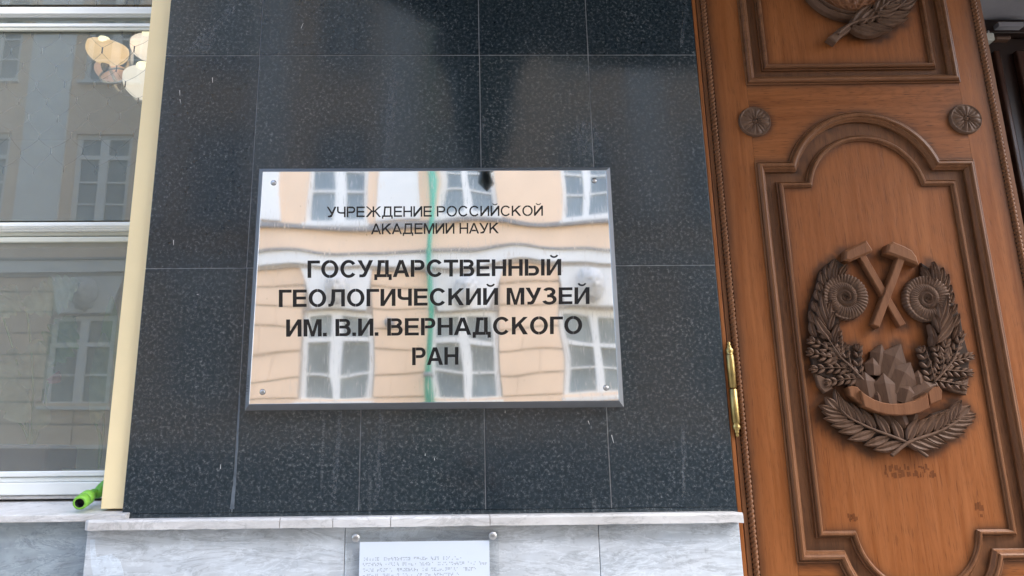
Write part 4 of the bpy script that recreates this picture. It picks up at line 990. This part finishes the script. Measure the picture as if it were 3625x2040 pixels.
# ammonites
def ammonite(cx_, cy_, r):
    c = D(*c3(cx_, cy_), 0); r_ = r / 3.295 / 1330; s = MB()
    def fn(u, v):
        th = 2 * PI * u; r = max(.02, v)
        ph = math.log(1 / r) / math.log(2.05) + u + .15; fr = ph % 1.0; wn = math.sin(PI * fr) ** .5
        ribs = abs(math.sin(19 * th + 1.5 * r)); h = .009 + .0100 * wn * (.42 + .58 * ribs ** .6) * (1 - .35 * (1 - r)) + .003 * (1 - r)
        rr = r * (1 + (.03 * ribs if v > .97 else 0))
        if v > .999: h = -.003
        return (c.x + r_ * rr * math.cos(th), -h, c.z + r_ * rr * math.sin(th) * 1.03)
    s.grid(fn, 190, 34); EMB.append(((c.x, c.z), (c.x + .001, c.z), r_)); return dpart(s, 'ammonite', 'carve', emblem, fix=False)
ammonite(475, 772, 248); ammonite(1425, 795, 250)
def cprism(name, pts, conv, h0, h1, mt_='carve_light', bev=.002, parent=None):
    s = MB(); q = [d2(conv(*p), h1) for p in pts]; s.prism(q, -h1, -h0, bev); EMB.append((q[0], q[len(q) // 2], .010)); return dpart(s, name, mt_, parent or emblem)
cprism('hammer_handle', [(665, 290), (740, 262), (1215, 1080), (1140, 1112)], c3, -.003, .014)
cprism('hammer_head', [(508, 218), (755, 95), (832, 212), (812, 240), (565, 345), (500, 330)], c3, -.003, .022, bev=.005)
cprism('hammer_handle', [(1125, 288), (1205, 320), (905, 1120), (822, 1080)], c3, -.003, .020)
cprism('hammer_head', [(985, 245), (1012, 140), (1065, 110), (1200, 165), (1290, 215), (1345, 290), (1372, 388), (1185, 318)], c3, -.003, .026, bev=.005)
# crystals
def crystal(tip, base, wpx, h, frac=.38):
    t, b = Vector(d2(c4(*tip), h)), Vector(d2(c4(*base), h)); d = b - t; L = d.length; d.normalize(); sd = Vector((-d.y, d.x)); w = wpx / 3.152 / 1330 / 2
    frac *= .8; w *= 1.2; m_ = t + d * (L * frac); s = MB()
    A = lambda p, hh: (p.x, -hh, p.y)
    vs = [A(t, h), A(m_ - sd * w, h - .003), A(m_ - sd * w * .15, h + .006), A(m_ + sd * w * .92 + d * .006, h - .003), A(b - sd * w * .9, h - .003), A(b - sd * w * .15, h + .005), A(b + sd * w * .9, h - .003),
          A(t, -.003), A(m_ - sd * w, -.003), A(m_ + sd * w * .92 + d * .006, -.003), A(b - sd * w * .9, -.003), A(b + sd * w * .9, -.003)]
    s.add(vs, [(0, 1, 2), (0, 2, 3), (1, 4, 5, 2), (2, 5, 6, 3), (0, 7, 8, 1), (1, 8, 10, 4), (0, 3, 9, 7), (3, 6, 11, 9), (4, 10, 11, 6, 5)])
    EMB.append(((t.x, t.y), (b.x, b.y), w * .35)); return dpart(s, 'crystal', 'crystal_wood', emblem)
for a in [((885, 122), (850, 420), 165, .010, .45), ((1100, 118), (960, 520), 250, .014, .5), ((790, 270), (805, 470), 150, .016, .45), ((1208, 325), (1060, 680), 260, .018, .45), ((1290, 412), (1330, 600), 150, .014, .5),
          ((700, 435), (760, 720), 205, .020, .4), ((905, 445), (985, 800), 205, .023, .4), ((1500, 570), (1180, 760), 150, .020, .3), ((1200, 590), (1150, 790), 180, .024, .3), ((835, 645), (860, 790), 95, .022, .4),
          ((1145, 1068), (1080, 900), 130, .013, .3), ((1032, 1052), (920, 890), 110, .010, .3), ((1205, 1015), (1240, 890), 110, .010, .3)]: crystal(*a)
# ribbon
cprism('ribbon', [(655, 640), (720, 690), (810, 742), (900, 772), (1000, 788), (1130, 782), (1250, 752), (1340, 708), (1400, 660), (1428, 832), (1340, 880), (1230, 908), (1090, 918), (960, 908), (840, 880), (700, 822)], c4, -.003, .034, 'carve_light', .002)
cprism('ribbon', [(515, 600), (560, 585), (620, 600), (665, 650), (690, 800), (640, 770), (540, 700)], c4, -.003, .024, 'carve_light', .002)
cprism('ribbon', [(1405, 655), (1450, 610), (1530, 590), (1565, 640), (1560, 745), (1430, 795)], c4, -.003, .024, 'carve_light', .002)
cprism('ribbon_tail', [(145, 445), (200, 470), (290, 520), (345, 615), (255, 668), (190, 590)], c4, -.003, .012, 'carve', .002)
cprism('ribbon_tail', [(1600, 610), (1700, 570), (1862, 490), (1835, 690), (1700, 655)], c4, -.003, .012, 'carve', .002)
# ---- upper emblem: globe in a ring with palm
g_em = empty('globe_emblem'); g_em.parent = door; g_em['label'] = 'carved globe in a round ring with a palm branch below'
gc = D(2999, -78, 0); pm = (D(3099, -78).x - D(2899, -78).x) / 200
def ringz(name, r0, r1, h, mt_, n=72):
    s = MB()
    def fn(u, v):
        th = 2 * PI * u; prof = [(r0, -.004), (r0, h * .6), (lerp(r0, r1, .3), h), (lerp(r0, r1, .45), h * .62), (lerp(r0, r1, .55), h * .7), (lerp(r0, r1, .8), h * .95), (r1, h * .45), (r1, -.004)]
        k = min(7, int(round(v * 7))); rr, hh = prof[k]
        return (gc.x + rr * math.cos(th), -hh, gc.z + rr * math.sin(th))
    s.grid(fn, n, 7, False); return dpart(s, name, mt_, g_em)
ringz('ring', 146 * pm, 178 * pm, .026, 'carve')
s = MB(); rg_ = 143 * pm
def gl(u, v):
    th = 2 * PI * u; r = v; x = r * math.cos(th); z = r * math.sin(th); y = math.sqrt(max(0, 1 - r * r * .98)); lat = math.degrees(math.asin(max(-1, min(1, z * .999)))); lon = math.degrees(math.atan2(x, y + .08))
    e = min(abs((lat + 7.5) % 15 - 7.5) / 2.2, abs((lon + 9) % 18 - 9) * max(.1, math.cos(R(lat))) / 2.4)
    land = .0025 if noise.noise(Vector((x * 2.2 + 5, z * 2.2, 1))) > .08 else 0
    return (gc.x + rg_ * x, -(.004 + .026 * y + (.0045 if e < 1 else 0) + land), gc.z + rg_ * z)
s.grid(gl, 220, 90, True); dpart(s, 'globe', 'carve_light', g_em, fix=False)
E0 = len(EMB)
branch(g_em, [(1110, 300), (1230, 215), (1420, 165), (1590, 80), (1690, -60)], 9, 250, 130, 17, .022, .005, 30, .005, .28, conv=z1)
branch(g_em, [(1420, 120), (1540, 20), (1600, -120)], 5, 150, 120, 15, .026, .005, 28, .003, .1, conv=z1)
s = MB(); q = [d2(z1(*p), .02) for p in ((1068, 290), (1160, 215), (1230, 190), (1250, 225), (1170, 285), (1130, 330))]; s.prism(q, -.024, .003, .003); dpart(s, 'palm_stalk', 'carve', g_em)
EMB.append(((gc.x, gc.z), (gc.x + .001, gc.z), 178 * pm))
mid_segs = EMB[:E0]; top_segs = EMB[E0:]
PIi = offset_poly(PI_, .014); TIi = offset_poly(TI, .014)
# worn patches of old varnish count as stain
def patch(px0, py0, px1, py1):
    a = d2((px0, py0)); b = d2((px1, py1)); return ((a[0], (a[1] + b[1]) / 2), (b[0], (a[1] + b[1]) / 2), abs(a[1] - b[1]) / 2)
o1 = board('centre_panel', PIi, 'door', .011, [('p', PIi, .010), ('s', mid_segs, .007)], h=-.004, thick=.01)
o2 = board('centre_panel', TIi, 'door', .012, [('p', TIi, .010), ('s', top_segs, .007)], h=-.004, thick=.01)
# blots left by removed stickers
wornm = m_wood('worn_varnish_patch', (.120, .036, .009), (.165, .054, .015), 'z')
s = MB(); rw = random.Random(5)
for (x0, y0, x1, y1, n) in ((3130, 1652, 3300, 1690, 46), (2998, 1826, 3034, 1846, 12), (3438, 1786, 3470, 1830, 9)):
    for i in range(n):
        x = rw.uniform(x0, x1); y = rw.uniform(y0, y1); ww = rw.uniform(5, 15); hh = rw.uniform(4, 15)
        a = D(x, y - hh, -.0036); b = D(x + ww, y + hh * .4, -.0036); dy = i * 2e-6
        s.add([(a.x, .0036 - dy, b.z), (b.x, .0036 - dy, b.z), (b.x, .0036 - dy, a.z), (a.x, .0036 - dy, a.z)], [(0, 1, 2, 3)])
dpart(s, 'worn_patches', wornm)['kind'] = 'stuff'
# brass hinge
hp = D(2594.5, 1380, .012); hx, hy = hp.x, -.012
def hz(y): return D(2594, y, .012).z
def hl(prof): s = MB(); s.lathe([(r, z) for r, z in prof], Matrix.Translation((hx, hy, 0)), 22); return s
hin = empty('hinge', (0, 0, 0)); hin.parent = door
rB = .0098
a, b, c_ = hz(1256), hz(1376), hz(1499)
dpart(hl([(.0001, a), (rB * .9, a), (rB, a - .002), (rB, b + .0022), (rB * .85, b + .001), (.0001, b + .001)]), 'hinge_knuckle', 'brass', hin)
dpart(hl([(.0001, b - .0008), (rB * .85, b - .001), (rB, b - .0025), (rB, c_ + .002), (rB * .9, c_), (.0001, c_)]), 'hinge_knuckle', 'brass', hin)
fin = [(rB * .92, 0), (rB * .75, .0025), (rB * 1.02, .008), (rB * .98, .013), (rB * .45, .0185), (rB * .62, .021), (rB * .5, .0235), (rB * .28, .025), (rB * .45, .0285), (rB * .32, .032), (.0001, .0335)]
dpart(hl([(r, a + z) for r, z in fin]), 'finial', 'brass', hin); dpart(hl([(r, c_ - z) for r, z in fin]), 'finial', 'brass', hin)
s = MB(); s.box(hx - .012, hx - .003, -.004, .02, c_, a); dpart(s, 'hinge_leaf', 'brass', hin)
# frame beside the door
fr_ = tag(empty('door_frame', (xh - .01, .02, .12)), 'narrow reddish oak door frame between the granite and the carved door', 'door frame')
s = MB(); s.box(XR + .0005, xh - .0035, .002, .09, .12, 3.62); part(s, 'jamb', 'door', fr_, .001)
s = MB(); s.box(xh - .0034, xh + .0012, .022, .09, .12, 3.62); part(s, 'rebate', 'gap', fr_)

# ------------------------------------------------------------------ vestibule behind the open leaf
YV = .95
xr = DM @ Vector((WD, 0, 0))
zc2 = P(3560, 86, YV).z
s = MB(); s.box(xh + .02, 4.2, .10, YV + .4, zc2, zc2 + .12); tag(s.build('vestibule_ceiling', 'vest_ceiling'), kind='structure')
s = MB(); s.box(xh, 4.2, .05, 3, -.02, .125); tag(s.build('vestibule_floor', 'paving'), kind='structure')
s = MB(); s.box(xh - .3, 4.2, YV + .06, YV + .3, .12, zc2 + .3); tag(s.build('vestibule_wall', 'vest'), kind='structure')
idr = tag(empty('inner_door', P(3600, 900, YV)), 'dark stained panelled inner door in shadow behind the carved leaf', 'door')
def vb(x0, x1, y0, y1, d0, d1, n_, mt_='vest'): s = MB(); a = P(x0, y0, YV); b = P(x1, y1, YV); s.box(a.x, b.x, YV - d1, YV - d0, b.z, a.z); return part(s, n_, mt_, idr, .004)
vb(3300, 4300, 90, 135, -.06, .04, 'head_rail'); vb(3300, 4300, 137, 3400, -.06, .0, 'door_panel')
x0_ = P(3555, 300, YV).x
for (a, b) in ((P(3525, 300, YV).x, P(3545, 300, YV).x), (P(3602, 300, YV).x, P(3700, 300, YV).x)):
    s = MB(); s.box(a, b, YV - .03, YV + .0, .12, P(3500, 190, YV).z); part(s, 'stile', m_plain('dark_glossy_wood', (.05, .02, .012), .2, .2, 5), idr, .006)
clm = m_plain('cream_plastic_casing', (.55, .55, .50), .5)
cl = tag(empty('door_closer', P(3505, 128, .86)), 'small pale door closer box under the vestibule ceiling', 'door closer')
def cb(x0, y0, x1, y1, n_, mt_, d=.05): s = MB(); a = P(x0, y0, .86); b = P(x1, y1, .86); s.box(a.x, b.x, .86, .86 + d, b.z, a.z); return part(s, n_, mt_, cl, .006)
cb(3468, 115, 3525, 142, 'casing', clm, .06); cb(3496, 106, 3505, 116, 'lug', 'steel', .03); cb(3525, 126, 3582, 139, 'arm', m_plain('brown_arm', (.10, .05, .03), .4), .03)
s = MB(); a, b = P(3522, 88, .9), P(3612, 95, .9); s.box(a.x, b.x, .88, .93, b.z - .01, a.z); part(s, 'bracket', 'vest_ceiling', idr)

# ------------------------------------------------------------------ the photographer (reflected in the granite)
YPh = 1.875
pa = P(1604, 1643, YPh); pb = P(1722, 1700, YPh)
ph = tag(empty('phone', ((pa.x + pb.x) / 2, -YPh, pa.z - .04)), 'black phone held up sideways by the photographer, mirrored in the granite', 'phone')
s = MB(); s.box(pa.x, pa.x + .155, -YPh - .010, -YPh - .002, pa.z - .076, pa.z); part(s, 'phone_body', 'black', ph, .003)
px_ = pa.x + .078; pz_ = pa.z
skin = m_plain('skin', (.50, .30, .22), .5, .06, 20); jack = m_plain('dark_blue_jacket', (.02, .028, .05), .8, .2, 12, .4); trou = m_plain('black_trousers', (.02, .02, .022), .85, .2, 12); hairm = m_plain('dark_hair', (.02, .014, .01), .6, .3, 60, .6)
per = tag(empty('person', (px_, -2.3, .0)), 'photographer in a dark blue jacket holding a phone, reflected in dark granite', 'person')
def skinned(name, verts, edges, root, mt_, parent, sub=2):
    me = bpy.data.meshes.new(name); me.from_pydata([v[:3] for v in verts], edges, []); o = bpy.data.objects.new(name, me); COL.objects.link(o); me.materials.append(mt_)
    md = o.modifiers.new('skin', 'SKIN'); md.use_smooth_shade = True
    for i, v in enumerate(verts):
        sv = me.skin_vertices[0].data[i]; r = v[3] if isinstance(v[3], tuple) else (v[3], v[3]); sv.radius = r; sv.use_root = (i == root)
    s2 = o.modifiers.new('sub', 'SUBSURF'); s2.levels = sub; s2.render_levels = sub
    o.parent = parent; o.matrix_parent_inverse = parent.matrix_basis.inverted(); return o
bx, by, g0 = px_, -2.33, 0.0
top = pz_ - .03
sh_z = 1.36
V = [(bx, by, .92, (.16, .12)), (bx, by, 1.12, (.145, .11)), (bx, by + .01, 1.30, (.17, .115)), (bx, by + .02, 1.42, (.075, .065)), (bx, by + .035, 1.50, .055),
     (bx - .17, by + .01, sh_z, .062), (bx - .25, by + .10, 1.16, .048), (bx - .12, by + .33, pz_ - .10, .034),
     (bx + .17, by + .01, sh_z, .062), (bx + .25, by + .10, 1.16, .048), (bx + .12, by + .33, pz_ - .10, .034),
     (bx - .09, by, .84, .10), (bx - .10, by + .02, .48, .065), (bx - .10, by - .01, .10, .045), (bx - .11, by + .14, .04, .04),
     (bx + .09, by, .84, .10), (bx + .10, by + .02, .48, .065), (bx + .10, by - .01, .10, .045), (bx + .11, by + .14, .04, .04)]
E = [(0, 1), (1, 2), (2, 3), (3, 4), (2, 5), (5, 6), (6, 7), (2, 8), (8, 9), (9, 10), (0, 11), (11, 12), (12, 13), (13, 14), (0, 15), (15, 16), (16, 17), (17, 18)]
skinned('body', V, E, 0, jack, per)
s = MB()
def hd(u, v):
    th = 2 * PI * u; p_ = PI * v; x = math.sin(p_) * math.cos(th); y = math.sin(p_) * math.sin(th); z = -math.cos(p_); r = 1
    if y > 0:
        r += .22 * math.exp(-((x / .12) ** 2 + ((z + .1) / .16) ** 2)) - .08 * math.exp(-(((abs(x) - .32) / .14) ** 2 + ((z - .08) / .1) ** 2)) + .03 * math.exp(-((x / .3) ** 2 + ((z + .45) / .05) ** 2))
    if abs(x) > .9: r += .12 * math.exp(-((y / .2) ** 2 + ((z + .05) / .2) ** 2))
    jaw = 1 - .25 * max(0, -z)
    return (bx + .074 * x * r * jaw, by + .045 + .095 * y * r, pz_ - .045 + .115 * z)
s.grid(hd, 40, 30); part(s, 'head', skin, per)
s = MB()
def hr(u, v):
    th = 2 * PI * u; p_ = PI * (.36 + .64 * v); x = math.sin(p_) * math.cos(th); y = math.sin(p_) * math.sin(th); z = -math.cos(p_); k_ = 1.07 + .03 * noise.noise(Vector((x * 6, y * 6, z * 6)))
    return (bx + .078 * x * k_, by + .028 + .100 * y * k_ - (.02 if z < .35 else 0) * max(0, y), pz_ - .043 + .120 * z * k_)
s.grid(hr, 30, 18); part(s, 'hair', hairm, per)
for sg in (-1, 1):
    wr = Vector((bx + sg * .12, by + .33, pz_ - .10)); pal = Vector((bx + sg * .088, -YPh - .025, pz_ - .055))
    vv = [(*wr, .026), (*((wr + pal) / 2), (.030, .018)), (*pal, (.032, .016))]; ee = [(0, 1), (1, 2)]
    skinned('hand', vv, ee, 0, skin, per)
    for f in range(4):
        b0 = pal + Vector((-sg * .004, -.006, .022 - f * .017)); m1 = b0 + Vector((-sg * .022, -.008, .003)); e1 = m1 + Vector((-sg * (.020 - .003 * abs(f - 1)), .006, 0))
        skinned('finger', [(*(pal + Vector((0, 0, .01 - f * .01))), .009), (*b0, .0085), (*m1, .008), (*e1, .007)], [(0, 1), (1, 2), (2, 3)], 0, skin, per, 1)
    t0 = pal + Vector((sg * .004, .0, -.02)); skinned('thumb', [(*t0, .011), (*(t0 + Vector((-sg * .02, -.012, -.022))), .010), (*(t0 + Vector((-sg * .045, -.004, -.018))), .008)], [(0, 1), (1, 2)], 0, skin, per, 1)
